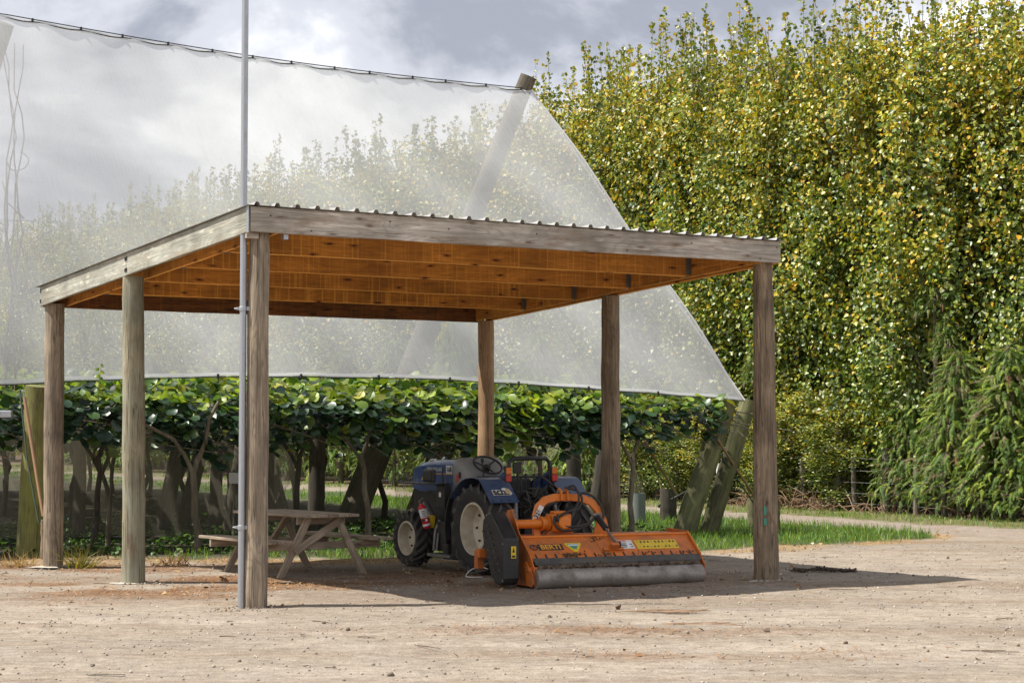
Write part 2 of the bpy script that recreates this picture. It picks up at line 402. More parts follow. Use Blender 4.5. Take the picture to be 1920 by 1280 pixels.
def zones(x, y):
    nz_ = (fbm(x, y, .9) - .5) * 1.7 + (fbm(x, y, 3.1, 3) - .5) * .9
    e = y - np.interp(x, EX, EY) + nz_ * .8
    a = (x - F0[0]) * NT_[0] + (y - F0[1]) * NT_[1] + nz_ * .5
    q = (x - LP[0]) * V_[0] + (y - LP[1]) * V_[1]; r = (x - LP[0]) * U_[0] + (y - LP[1]) * U_[1]
    under = sstep(-1.2, .3, q) * sstep(RLEN + .6, RLEN - .6, r)
    lush = sstep(-.2, .35, e) * sstep(4.5, 5.0, a) * (1 - sstep(-2.4, -.9, q) * sstep(RLEN - .8, RLEN - 2.2, r)) * (1 - under)
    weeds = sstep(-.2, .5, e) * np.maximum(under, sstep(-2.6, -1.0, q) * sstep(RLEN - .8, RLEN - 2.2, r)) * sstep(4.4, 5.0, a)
    path = sstep(4.9, 4.5, a) * sstep(2.6, 3.0, a)
    verge = sstep(2.9, 2.4, a) * sstep(.2, .8, a) * sstep(30, 34, y)
    bed = sstep(.8, 0, a) * sstep(30, 33, y)
    dry = np.clip(sstep(-1.5, -.3, e) * sstep(.5, -.2, e), 0, 1) * sstep(.35, .6, fbm(x, y, 1.7) + .08) * sstep(3.2, 4.6, a)
    # needle litter on the yard, thickest between the left posts
    lit = np.exp(-(((x + 3.9) / 2.4) ** 2 + ((y - 21.6) / 2.0) ** 2)) * 1.1 + np.exp(-(((x + 6.5) / 3.5) ** 2 + ((y - 24.6) / 1.2) ** 2)) * .9 \
        + np.exp(-(((x - .2) / 2.5) ** 2 + ((y - 22.6) / 2.2) ** 2)) * .55 + np.exp(-(((x - .9) / 1.6) ** 2 + ((y - 16.6) / .35) ** 2)) * .7 + np.exp(-(((x - 1.8) / 1.5) ** 2 + ((y - 14.9) / .3) ** 2)) * .6
    lit = lit * sstep(.38, .62, fbm(x * .6, y * 1.1, 1.6, 5)) * sstep(.4, -.6, e)
    return lush, weeds, path, verge, bed, dry, lit, e
def hgt(x, y):
    x = np.asarray(x, float); y = np.asarray(y, float)
    d = (fbm(x * .5, y, .55, 4) - .5) * .07 + (fbm(x, y, 2.2, 3) - .5) * .03
    for y0, k in ((15.3, .05), (16.6, .05), (17.6, .02), (19.9, .10), (21.2, .10)):
        yc = y0 + k * x + .35 * np.sin(.32 * x + y0); d = d - .016 * np.exp(-((y - yc) / .13) ** 2) * sstep(.25, .6, vnoise(x, y, .35)) + .008 * np.exp(-((np.abs(y - yc) - .24) / .08) ** 2)
    return d * sstep(70, 30, y) 
# ---- ground: one sheet out to the horizon
def axis_pts(lo, hi, step, far, grow=1.16):
    a = list(np.arange(lo, hi + 1e-6, step)); s = step
    while a[-1] < far: s *= grow; a.append(a[-1] + s)
    s = step; b = [lo]
    while b[-1] > -far: s *= grow; b.append(b[-1] - s)
    return np.array(b[1:][::-1] + a)
gx = axis_pts(-9.5, 11.5, .085, 1500); gy = axis_pts(12, 44, .13, 1500)
X, Y = np.meshgrid(gx, gy); Z = hgt(X, Y)
lush, weeds, path, verge, bed, dry, lit, e_ = zones(X, Y)
C = np.zeros(X.shape + (3,)); 
def lay(cmask, c):
    global C
    C = C * (1 - cmask[..., None]) + np.array(c) * cmask[..., None]
gravel = np.array([.330, .296, .246]); C[:] = gravel
big = fbm(X * .35, Y, .8, 5); C *= (.74 + .52 * big)[..., None]
trk = fbm(X * .12 + Y * .05, Y * 1.3, 1.0, 4); lay(sstep(.52, .70, trk) * .45, (.25, .185, .13))
lay(sstep(.5, .72, fbm(X, Y * .8, 1.3, 5)) * .35, (.37, .34, .30))
lay(lit * .85, (.22, .115, .05)); lay(dry * .85, (.36, .25, .12))
for y0, k in ((15.3, .05), (16.6, .05), (17.6, .02), (19.9, .10), (21.2, .10)):
    yc = y0 + k * X + .35 * np.sin(.32 * X + y0); lay(np.exp(-((Y - yc) / .2) ** 2) * .45 * sstep(.3, .65, vnoise(X, Y, .35)), (.39, .355, .305))
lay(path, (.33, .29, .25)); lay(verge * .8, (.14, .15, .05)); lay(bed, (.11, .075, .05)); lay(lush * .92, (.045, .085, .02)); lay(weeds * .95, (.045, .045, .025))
C *= (.86 + .28 * fbm(X, Y, 5.0, 3))[..., None] * np.array([.835, .80, .785])
ny, nx = X.shape
gm = bpy.data.meshes.new('ground')
gm.vertices.add(nx * ny); gm.vertices.foreach_set('co', np.stack([X, Y, Z], -1).astype(np.float32).ravel())
ii = (np.arange(ny - 1)[:, None] * nx + np.arange(nx - 1)[None]).ravel()
fc = np.stack([ii, ii + 1, ii + nx + 1, ii + nx], -1).astype(np.int32)
gm.loops.add(fc.size); gm.loops.foreach_set('vertex_index', fc.ravel())
gm.polygons.add(len(fc)); gm.polygons.foreach_set('loop_start', (np.arange(len(fc)) * 4).astype(np.int32)); gm.update(calc_edges=True)
ca = gm.color_attributes.new('tint', 'FLOAT_COLOR', 'POINT'); ca.data.foreach_set('color', np.concatenate([C, np.ones(C.shape[:2] + (1,))], -1).astype(np.float32).ravel())
gm.shade_smooth()
t = NT('gravel_yard'); v = t.n('ShaderNodeTexCoord').outputs['Object']
c = t.n('ShaderNodeAttribute', attribute_name='tint').outputs['Color']
n1 = t.noise(v, 55, 3, .7); n2 = t.noise(v, 9, 5, .65); n3 = t.noise(t.n('ShaderNodeMapping', {'Vector': v, 'Scale': (1.4, 5, 1), 'Rotation': (0, 0, .12)}).outputs[0], 1.6, 6, .65)
c = t.mix(.75, c, t.ramp(n1, [(.30, (.55,) * 3), (.5, (1, 1, 1)), (.72, (1.32, 1.30, 1.27))]), 'MULTIPLY')
c = t.mix(.8, c, t.ramp(n2, [(.3, (.72, .70, .67)), (.62, (1.1, 1.1, 1.1))]), 'MULTIPLY')
c = t.mix(.6, c, t.ramp(n3, [(.35, (.72, .67, .62)), (.6, (1.1, 1.1, 1.1))]), 'MULTIPLY')
t.base(c, .93, 0, .2)
b0 = t.n('ShaderNodeBump', {'Height': n2, 'Strength': .55, 'Distance': .06})
b3 = t.n('ShaderNodeBump', {'Height': n3, 'Strength': .35, 'Distance': .08, 'Normal': b0.outputs[0]})
t.bump(n1, .6, .012, b3.outputs[0]); gm.materials.append(t.m)
tag(link('ground', gm), kind='structure')

# ------------------------------------------------------------------ kiwi block: posts, net, vines
def leaf_tpl(pts, mid, fold=.12, droop=.12, curl=.0):
    """folded leaf: midrib (0,y) and one-sided outline, mirrored"""
    V = [(0, y, -droop * y * y) for y in mid]; k = len(mid)
    R = [(x, y, fold * abs(x) * 2 - droop * y * y - curl * x * x) for x, y in pts]
    V += R + [(-x, y, z) for x, y, z in R]
    return V, k, len(pts)
lv, k_, m_n = leaf_tpl([(.24, -.12), (.47, .05), (.54, .38), (.36, .76)], [0, .35, .7, 1.0], .27, .34, .35)
lf = [(0, 4, 5), (0, 5, 6, 1), (1, 6, 7, 2), (2, 7, 3), (0, 9, 8), (0, 1, 10, 9), (1, 2, 11, 10), (2, 3, 11)]
KIWI_V, KIWI_F = np.array(lv) - np.array([0, .5, 0]), lf
POP_V = np.array([(0, 0, 0), (0, 1, -.05), (.46, .18, .12), (.36, .55, .08), (-.46, .18, .12), (-.36, .55, .08)]) - np.array([0, .5, 0])
POP_F = [(0, 2, 3, 1), (0, 1, 5, 4)]
BL_V = np.array([(-.5, 0, 0), (.5, 0, 0), (.38, .55, .06), (-.38, .55, .06), (0, 1, .22)]); BL_F = [(0, 1, 2, 3), (3, 2, 4)]
QUAD_V = np.array([(-.5, 0, 0), (.5, 0, 0), (.35, 1, 0), (-.35, 1, 0)]); QUAD_F = [(0, 1, 2, 3)]

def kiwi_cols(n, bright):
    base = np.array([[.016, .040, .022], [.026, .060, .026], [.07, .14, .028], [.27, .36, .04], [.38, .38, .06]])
    p = np.array([.46, .34, .16, .03, .01]) if bright == 0 else np.array([.05, .13, .32, .42, .08])  # second set, for high leaves, has sunlight painted into the tints
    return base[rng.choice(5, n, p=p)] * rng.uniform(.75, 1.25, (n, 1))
leaf_meshes = []
for j in range(3):
    Vj = KIWI_V.copy(); Vj[:, 2] += rng.normal(0, .035, len(Vj)); Vj[:, 2] -= .18 * j * Vj[:, 1] ** 2; Vj[:, 0] *= 1 + .1 * j
    me = bpy.data.meshes.new('leaf'); me.from_pydata(Vj.tolist(), [], KIWI_F); me.shade_smooth(); me.materials.append(M['vine_leaf']); leaf_meshes.append(me)
bright_mat = leafmat('sunny_vine_leaf', .52, .42, objvar=[(0, (.10, .19, .032)), (.5, (.20, .30, .038)), (1, (.36, .40, .05))])  # lit copy of the leaf: sunlight put into its colour; also for light shoots
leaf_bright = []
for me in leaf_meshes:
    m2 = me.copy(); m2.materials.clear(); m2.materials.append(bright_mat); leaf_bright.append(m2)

def rot_from(N, U):
    N = Vector(N).normalized(); U = Vector(U); U = (U - N * U.dot(N)).normalized(); T = U.cross(N)
    return Matrix((T, U, N)).transposed()
OUT = np.array([-V_[0], -V_[1], 0.0]); UDIR = np.array([U_[0], U_[1], 0])
def edge_z(r):   # underside and top of the leafy front edge
    lo = 1.56 + .14 * math.sin(r * 1.7) + .12 * math.sin(r * 4.1 + 1) + .08 * math.sin(r * 9.3)
    if 7.0 < r < 9.3: lo -= .13
    if r > 9.6: lo += .12
    return lo, 2.36 + .05 * math.sin(r * 2.3) + .03 * math.sin(r * 7)
def kiwi_vine(base, t_px, trunk_pts, label, r0, r1, nleaf, nmass):
    root = empty('kiwi_vine', base, label=label, cat='vine', group='kiwifruit vines along the front of the orchard')
    inv = -Vector(base)
    tb = MB()
    for pts, rad in trunk_pts: tb.tube([Vector(p) + inv for p in pts], rad, 9)
    tb.build('trunk', M['bark'] if 360 < t_px < 1200 and t_px != 560 else M['shaded_bark'], root, 60)
    cn = MB()
    for k in range(7):
        ra = random.uniform(r0, r1); z = random.uniform(1.75, 2.25)
        pts = [orch(ra + .25 * s * random.uniform(.4, 1.4), .5 - .22 * s, z - .02 * s * s + random.uniform(-.05, .05)) + inv for s in range(6)]
        cn.tube(pts, [.014, .012, .011, .009, .008, .005], 5)
    cn.build('cane', M['bark'], root, 60)
    # outermost leaves: one object each
    for k in range(nleaf):
        ra = random.uniform(r0, r1); lo, hi = edge_z(ra); f = random.random() ** .8
        z = lo + (hi - lo) * f - (.25 * random.random() ** 3 if random.random() < .35 else 0)
        qq = -.42 + .30 * (f - .45) ** 2 * 3 + random.uniform(-.16, .13)
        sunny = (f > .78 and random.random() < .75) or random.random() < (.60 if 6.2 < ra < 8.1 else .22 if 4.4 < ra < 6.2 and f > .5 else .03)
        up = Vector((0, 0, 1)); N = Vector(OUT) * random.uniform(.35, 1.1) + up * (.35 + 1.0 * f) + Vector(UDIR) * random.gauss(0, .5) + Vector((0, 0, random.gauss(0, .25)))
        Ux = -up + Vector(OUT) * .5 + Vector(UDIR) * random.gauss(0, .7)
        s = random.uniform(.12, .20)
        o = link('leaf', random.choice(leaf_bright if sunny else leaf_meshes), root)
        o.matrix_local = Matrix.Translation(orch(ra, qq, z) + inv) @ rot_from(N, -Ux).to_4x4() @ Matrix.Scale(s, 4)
    n = nmass
    ra = rng.uniform(r0 - .15, r1 + .15, n); q = rng.uniform(-.35, 1.55, n); z = np.empty(n)
    for i in range(n):
        lo, hi = edge_z(ra[i]); lo = lo - .0 * q[i]; z[i] = lo + (hi + .28 * float(sstep(.3, 1.2, q[i])) - lo) * rng.random() ** .7
    P = np.array([orch(a, b, c) for a, b, c in zip(ra, q, z)]) - np.array(base)
    N = np.array([0, 0, 1.0]) + OUT * .5 + rng.normal(size=(n, 3)) * .5
    T, U, N = frames(N, .6, np.array([0, 0, 1.0]) - OUT * .4)
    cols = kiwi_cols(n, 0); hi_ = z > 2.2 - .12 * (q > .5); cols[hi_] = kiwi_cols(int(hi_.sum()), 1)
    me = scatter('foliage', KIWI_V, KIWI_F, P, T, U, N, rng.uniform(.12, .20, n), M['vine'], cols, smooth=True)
    o = link('foliage', me, root); o['kind'] = 'stuff'
    return root
def tp(px, q, zs, jit=.03, lean=0):
    r = r_at(px, q)
    return [orch(r + lean * z + random.gauss(0, jit), q + random.gauss(0, jit), z) for z in zs]
def trunk(px, q, lean=0, rad=.055, fork=True, zt=2.0):
    t0 = [orch(r_at(px, q), q, -.05)] + tp(px, q, [.25, .55, .85, 1.15, 1.4], .035, lean)
    out = [(t0, [rad * 1.25, rad, rad * .92, rad * .85, rad * .8, rad * .72])]
    e1 = t0[-1]; e0 = t0[-2]; k = Vector((U_[0], U_[1], 0))
    out.append(([e1 - Vector((0, 0, .04)), e1 + k * .10 + Vector((0, 0, .2)), e1 + k * .16 + Vector((0, 0, .55)), e1 + k * .3 + Vector((0, 0, .8))], [rad * .7, rad * .6, rad * .5, rad * .4]))
    if fork: out.append(([e0, e0 - k * .12 + Vector((0, 0, .25)), e0 - k * .30 + Vector((0, 0, .5)), e0 - k * .75 + Vector((0, 0, .72))], [rad * .62, rad * .55, rad * .5, rad * .4]))
    return out
vines = [
    (-60, -.2, 0, 'kiwi vine at the far left edge, left of the mossy green post', -2.4, .2, 75, 500),
    (175, .4, .06, 'kiwi vine between the two left shed posts with a thin dark trunk', .2, 1.9, 95, 430),
    (372, -.5, -.03, 'kiwi vine with a pale knobbly trunk left of the steel pole', 1.9, 3.6, 105, 430),
    (560, .3, .02, 'kiwi vine behind the picnic table just right of the front corner post', 3.6, 5.0, 100, 400),
    (690, -.1, -.05, 'kiwi vine with a forked pale trunk between picnic table and tractor', 5.0, 6.4, 105, 400),
    (800, .4, .05, 'kiwi vine with sunny yellow green leaves above the tractor bonnet', 6.4, 7.9, 115, 430),
    (1010, 1.0, .03, 'kiwi vine with leaves hanging low behind the steering wheel', 7.9, 9.5, 105, 430),
    (1181, -.1, .04, 'kiwi vine on a slim trunk beside the grey trunk guard', 9.5, 11.6, 85, 330)]
for px, q, lean, lab, r0, r1, nl, nm in vines:
    b = orch(r_at(px, q), q, 0)
    kiwi_vine(b, px, trunk(px, q, lean, .05 if px != 372 else .058), lab, r0, r1, nl, nm)
# trailing sprig with light leaves near the right end
root = empty('kiwi_shoot', orch(r_at(1240, -.5), -.5, 2.2), label='trailing light green kiwi shoot hanging in front of the dark leaves', cat='vine shoot')
sp = [Vector((0, 0, .05)), Vector((-.04, -.02, -.08)), Vector((-.06, -.05, -.22)), Vector((-.14, -.06, -.36)), Vector((-.28, -.08, -.45)), Vector((-.42, -.06, -.42)), Vector((-.5, -.05, -.5))]
MB().tube(sp, .006, 5).build('stem', M['bark'], root)
for k in range(9):
    p = sp[min(k * 7 // 9, 6)] + Vector((random.uniform(-.09, .09), -.05, random.uniform(-.07, .07)))
    o = link('leaf', random.choice(leaf_bright), root)
    o.matrix_local = Matrix.Translation(p) @ rot_from(Vector(OUT) + Vector((random.gauss(0, .3), 0, .5)), Vector((random.gauss(0, .5), 0, 1))).to_4x4() @ Matrix.Scale(random.uniform(.1, .16), 4)
# upright yellow shoot poking above the net hem at the left
root = empty('upright_shoot', orch(r_at(183, -.45), -.45, 2.3), label='thin upright yellow shoot rising in front of the net at the left', cat='vine shoot')
MB().tube([Vector((0, 0, -.1)), Vector((.02, 0, .12)), Vector((.035, 0, .27)), Vector((.05, 0, .4))], [.007, .006, .005, .003], 5).build('stem', M['rod'], root)
young = bright_mat
for k in range(9):
    o = link('leaf', leaf_bright[k % 3], root); z = .0 + .05 * k
    o.matrix_local = Matrix.Translation(Vector((.03 + (-1) ** k * .04, -.01, z))) @ rot_from(Vector(OUT) + Vector((random.gauss(0, .4), 0, .7)), Vector(((-1) ** k, 0, .3))).to_4x4() @ Matrix.Scale(.10 - .006 * k, 4)

# deeper vines: shared canopy meshes
patch = []
for j in range(6):
    n = 1050; P = np.stack([rng.uniform(-1.32, 1.32, n), rng.uniform(-1.6, 1.6, n), 1.58 + 1.16 * rng.random(n) ** .85 - .25 * (rng.random(n) ** 4)], -1)
    if j >= 3:
        ph = rng.uniform(-.2, .2, 3); gap = (P[:, 1] < -.2) & ((np.abs(P[:, 0] + .95 + ph[0]) < .30) | (np.abs(P[:, 0] - .02 + ph[1]) < .27) | (np.abs(P[:, 0] - .95 + ph[2]) < .32)); P = P[~gap]; n = len(P)
    T, U, N = frames(np.array([0, 0, 1.0]) + rng.normal(size=(n, 3)) * .42)
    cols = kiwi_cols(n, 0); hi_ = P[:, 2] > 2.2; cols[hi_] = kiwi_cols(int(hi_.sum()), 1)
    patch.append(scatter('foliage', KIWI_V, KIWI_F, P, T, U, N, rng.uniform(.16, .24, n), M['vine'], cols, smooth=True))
trunks = []
for j in range(3):
    mb = MB(); pts = [Vector((random.gauss(0, .05), random.gauss(0, .05), z)) for z in (-.05, .4, .8, 1.2, 1.5, 1.85)]; pts[0].x = pts[0].y = 0
    mb.tube(pts, [.075, .06, .055, .05, .045, .035], 8); mb.tube([pts[3], pts[3] + Vector((.2, .1, .3)), pts[3] + Vector((.5, .2, .65))], [.04, .035, .025], 6)
    trunks.append(mb.mesh('trunk', M['shaded_bark'], 60))
k = 0
for iq in range(9):
    for ir in range(-4, 5):
        r, q = ir * 3.0 - .6 + .12 * random.uniform(-1, 1), 3.7 + iq * 3.1
        p = orch(r, q)
        px = 960 + F_PX * p.x / p.y
        if r > RLEN - .8 or px < -260 or px > 1330: continue
        root = empty('kiwi_vine', p, label='kiwi vine in the shade deeper under the leaf canopy', cat='vine', group='kiwifruit vines deeper in the block')
        root.rotation_euler[2] = math.atan2(U_[1], U_[0]) + (random.choice((0, PI)) if iq else 0)
        link('trunk', trunks[k % 3], root)
        o = link('foliage', patch[k % 3 + (3 if iq == 0 else 0)], root); o['kind'] = 'stuff'; k += 1

def round_post(name, base, top, r0, r1, mat, parent=None, n=18, rough=.012, cap=.0, loc=None, rot=None):
    """slightly uneven tapered round timber; mesh is local to its base so the grain follows it"""
    base, top = Vector(base), Vector(top); L = (top - base).length
    mb = MB(); k = 14; rough *= .55
    pts = [Vector((random.gauss(0, rough * .5) if 0 < i < k else 0, random.gauss(0, rough * .5) if 0 < i < k else 0, L * i / k)) for i in range(k + 1)]
    mb.tube(pts, [(r0 + (r1 - r0) * i / k) * (1 + random.gauss(0, .012)) for i in range(k + 1)], n)
    mb.v = [(x + random.gauss(0, .0022), y + random.gauss(0, .0022), z) for x, y, z in mb.v]
    o = mb.build(name, mat, parent, 50, 0, base)
    o.rotation_euler = (top - base).to_track_quat('Z', 'Y').to_euler()
    return o
def post_thing(name, base, top, r0, r1, mat, label, cat='post', group=None):
    o = round_post(name, base, top, r0, r1, mat); return tag(o, label, cat, group)
NETH = 8.24
def net_top(r): return orch(r, 2.4, NETH + (-.04 * r) - .11 * math.sin(PI * min(max(r / 9.2, 0), 1)))
tall_base = orch(r_at(640, 5.0), 5.0, -.3)
ctop = net_top(9.15) + Vector((.05, .1, .16))
cdir = (ctop - tall_base).normalized(); ctop = ctop + cdir * .1
post_thing('tall_leaning_post', tall_base, ctop, .27, .145, M['tall_post'], 'tall leaning strainer post behind the net with its capped top above the cable', 'post', 'strainer posts of the net')
ltop = net_top(-.05) + Vector((-.08, .2, -.06))
post_thing('tall_leaning_post', ltop + Vector((-3.3, 1.6, -8.3)), ltop, .30, .19, M['tall_post'], 'tall leaning post behind the net cut off by the left picture edge', 'post', 'strainer posts of the net')
for px, py, tx, tz, rr, lab in ((1275, 1003, 1.0, 2.33, .175, 'thick mossy leaning post under the net corner, nearer of the pair'), (1322, 999, .93, 2.30, .15, 'thick mossy leaning post under the net corner, farther of the pair')):
    b = gp(px, py); b.z = -.15
    post_thing('leaning_post', b, (b.x + tx * U_[0], b.y + tx * U_[1], tz), rr * 1.12, rr, M['moss_post'], lab)
post_thing('mossy_post', gp(66, 1042) + Vector((0, -.1, -.1)), gp(66, 1042) + Vector((.1, -.25, 2.40)), (.25), .20, M['moss_bright'], 'thick mossy green end post behind the leftmost shed post')
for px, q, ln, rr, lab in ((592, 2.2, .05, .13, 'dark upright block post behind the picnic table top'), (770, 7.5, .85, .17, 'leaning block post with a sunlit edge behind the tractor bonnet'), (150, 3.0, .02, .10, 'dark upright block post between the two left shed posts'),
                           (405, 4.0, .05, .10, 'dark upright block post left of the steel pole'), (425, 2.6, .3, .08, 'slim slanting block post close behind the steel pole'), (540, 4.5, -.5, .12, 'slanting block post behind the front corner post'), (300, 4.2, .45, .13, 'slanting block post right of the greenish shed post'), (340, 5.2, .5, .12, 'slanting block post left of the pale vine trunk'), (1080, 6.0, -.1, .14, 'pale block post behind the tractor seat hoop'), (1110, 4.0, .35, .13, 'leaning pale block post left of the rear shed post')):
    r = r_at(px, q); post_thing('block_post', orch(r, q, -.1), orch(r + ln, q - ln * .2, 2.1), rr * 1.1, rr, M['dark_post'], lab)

def net_sheet(name, fn, nu, nv, mat, parent=None, uvs=(1, 1)):
    V = [fn(i / nu, j / nv) for j in range(nv + 1) for i in range(nu + 1)]
    Fs = [(j * (nu + 1) + i, j * (nu + 1) + i + 1, (j + 1) * (nu + 1) + i + 1, (j + 1) * (nu + 1) + i) for j in range(nv) for i in range(nu)]
    me = bpy.data.meshes.new(name); me.from_pydata([tuple(p) for p in V], [], Fs)
    uv = me.uv_layers.new(name='UVMap'); d = np.empty(len(me.loops) * 2, np.float32)
    vi = np.empty(len(me.loops), np.int32); me.loops.foreach_get('vertex_index', vi)
    d[0::2] = (vi % (nu + 1)) / nu * uvs[0]; d[1::2] = (vi // (nu + 1)) / nv * uvs[1]; uv.data.foreach_set('uv', d)
    me.shade_smooth(); me.materials.append(mat)
    return link(name, me, parent)
cor = gp(1398, 749, 0); 
RB = RLEN + 1.05
def net_bot(r):
    z = np.interp(r, [-6, -.6, .6, 2.4, 4, 6, 8, 9.6, RB], [2.5, 2.42, 2.50, 2.58, 2.60, 2.60, 2.53, 2.44, 2.30]); return orch(r, -.12 + .1 * math.sin(r), float(z))
root = empty('windbreak_net', orch(4, 0, 0), label='large white translucent net wall sloping up behind the shed', cat='net'); inv = -root.location
def front(u, v):
    rb, rt = -5 + (RB + 5) * u, -5 + (9.3 + 5) * u
    a, b = net_bot(rb), net_top(rt); p = a.lerp(b, v)
    n = .10 * math.sin(PI * v) * math.sin(u * 17) + .075 * math.sin(u * 41 + v * 9) * math.sin(PI * v) + .012 * math.sin(u * 125) * (v ** 5) + .02 * math.sin(u * 88 + 2) * ((1 - v) ** 5) - .05 * math.sin(PI * v)
    return p + Vector((V_[0], V_[1], -.3)) * n + inv
net_sheet('net_panel', front, 240, 36, M['net'], root, (9, 4))
net_sheet('hem_band', lambda u, v: front(u, .002 + .008 * v) + Vector((0, -.012, 0)), 120, 1, M['net_hem'], root, (9, .1))
net_sheet('hem_band', lambda u, v: front(u, .990 + .009 * v) + Vector((0, -.012, 0)), 120, 1, M['net_hem'], root, (9, .1))
net_sheet('hem_band', lambda u, v: front(.9972 + .0028 * u, v) + Vector((0, -.014, 0)), 1, 36, M['net_hem'], root, (.1, 4))
cb1 = [net_top(-5 + 14.3 * i / 60) + inv for i in range(61)]
MB().tube([p + Vector((0, -.02, .015)) for p in cb1], .009, 6).build('cable', M['cable'], root)
MB().tube([p + Vector((0, -.03, -.035 - .012 * math.sin(i * 2.1))) for i, p in enumerate(cb1)], .009, 6).build('hem_cord', M['cable'], root)
cb2 = [net_bot(-5 + (RB + 5) * i / 60) + inv for i in range(61)]
MB().tube([p + Vector((0, -.02, -.01)) for p in cb2], .010, 6).build('bottom_cord', M['cable'], root)
edge = [net_bot(RB).lerp(net_top(9.3), i / 10) + inv + Vector((.012, -.02, 0)) for i in range(11)]
MB().tube(edge, .016, 6).build('edge_cord', M['white'], root)
for i in range(15):
    r = -1.0 + .72 * i + random.uniform(-.05, .05)
    MB().box((0, 0, 0), (.035, .035, .06)).build('net_clip', M['black'], root, bevel=.01, loc=net_top(min(r, 9.1)) + inv + Vector((0, -.03, 0)))
for i in range(10):
    r = -1.2 + 1.28 * i
    MB().box((0, 0, 0), (.035, .035, .08)).build('net_clip', M['black'], root, bevel=.01, loc=net_bot(r) + inv + Vector((0, -.03, 0)))
# thin wires in front of / behind the net
for z0, z1 in ((.33, .36), (.78, .80)):
    pass
def wire(pts, r, label, name='wire', cat='wire', mat='wire', group=None):
    return tag(MB().tube(pts, r, 5).build(name, M[mat]), label, cat, group)
wire([net_bot(-5 + 16 * i / 20).lerp(net_top(-5 + 14 * i / 20), .06) + Vector((V_[0], V_[1], 0)) * .22 for i in range(21)], .005, 'thin horizontal wire just behind the lower part of the net')
wire([net_bot(-5 + 16 * i / 20).lerp(net_top(-5 + 14 * i / 20), .42) + Vector((V_[0], V_[1], 0)) * .22 for i in range(21)], .006, 'thin horizontal wire behind the middle of the net, above the shed roof')
for q, z, lab in ((.35, 1.78, 'dark canopy wire running under the kiwi leaves'), (-.05, 2.0, 'canopy wire running through the front kiwi leaves')):
    wire([orch(-5 + .9 * i, q, z + .015 * math.sin(i)) for i in range(20)], .007, lab, mat='cable')
# dry twisted vine hanging behind the net at the left
root = empty('dead_vine', orch(r_at(14, 1.6), 1.6, 2.4), label='dead twisted vine stems hanging behind the net at the left', cat='dead vine')
for j in range(5):
    o_ = (.0, .12, -.10)[j % 3]; ph = random.uniform(0, 6); pts = []
    top = 5.6 if j % 3 != 2 else 3.4
    for i in range(16):
        z = -.2 + top * i / 15
        pts.append(Vector((o_ - .045 * z + .07 * math.sin(z * 2.3 + ph) + random.gauss(0, .025), .05 * math.cos(z * 1.9 + ph) + .14 * z, z)))
    MB().tube(pts, [.022 - .001 * i for i in range(16)], 5).build('stem', M['bark'], root, 60)
for j in range(9):
    z = random.uniform(.6, 4.5); a = random.uniform(0, 6); R = random.uniform(.1, .28)
    MB().tube([Vector((-.05 * z + R * (1 - math.cos(s * .55)) * random.choice((1, 1.1)), .14 * z, z + R * math.sin(s * .55 + a) - R * math.sin(a))) for s in range(9)], .009, 5).build('tendril', M['bark'], root, 60)

# low dull net standing behind the first vines
root = empty('low_net', orch(3, 1.6), label='low dull see-through net standing behind the first vines under the canopy', cat='net'); inv = -root.location
net_sheet('net_panel', lambda u, v: orch(-4 + 8.6 * u, 1.9 + .12 * math.sin(u * 23), .12 + 1.75 * v + .03 * math.sin(u * 31) * (1 - v)) + inv, 50, 8, M['lownet'], root, (8, 1.5))
MB().tube([orch(-4 + .43 * i, 1.9 + .12 * math.sin(i / 20 * 23), .12) + inv for i in range(21)], .008, 5).build('bottom_cord', M['cable'], root)
root = empty('low_net', orch(9, 4), label='low dull net hanging behind the tractor to the right', cat='net'); inv = -root.location
net_sheet('net_panel', lambda u, v: orch(7.6 + 3.3 * u * (1 - .28 * (1 - v)) + .5 * v * u, 4.5 + .1 * math.sin(u * 19), .25 + 1.6 * v) + inv, 30, 8, M['lownet'], root, (4, 1.5))
root = empty('low_net', orch(5, 3), label='small triangular corner of net hanging behind the picnic table', cat='net'); inv = -root.location
r5 = r_at(500, 3.2)
net_sheet('net_panel', lambda u, v: orch(r5 + .15 + 1.15 * u * v, 3.2 + .05 * math.sin(u * 9), .55 + 1.25 * v) + inv, 14, 8, M['lownet'], root, (1.5, 1.5))
# ------------------------------------------------------------------ the windbreak row: poplars, cedars, fence
def pop_cols(P, H, off, lum):
    n = len(P); z = P[:, 2] / H
    pal = np.array([[.065, .115, .024], [.155, .20, .028], [.28, .28, .038], [.42, .32, .028], [.46, .26, .022], [.42, .45, .25], [.095, .14, .05]])
    gold = sstep(.2, .85, z - .08 + off + rng.normal(0, .05, n))
    p0 = np.array([.33, .34, .12, .02, .005, .085, .10]); p1 = np.array([.04, .18, .38, .26, .07, .05, .02])
    pr = p0[None] * (1 - gold[:, None]) + p1[None] * gold[:, None]
    cs = pr.cumsum(1); cs /= cs[:, -1:]
    k = (rng.random((n, 1)) > cs).sum(1)
    return pal[k] * rng.uniform(.95, 1.4, (n, 1)) * lum[:, None]
M['poplar_bark'] = plain('poplar_twig_bark', (.11, .10, .07), .9, 0, .3, (.06, .06, .04), 2)
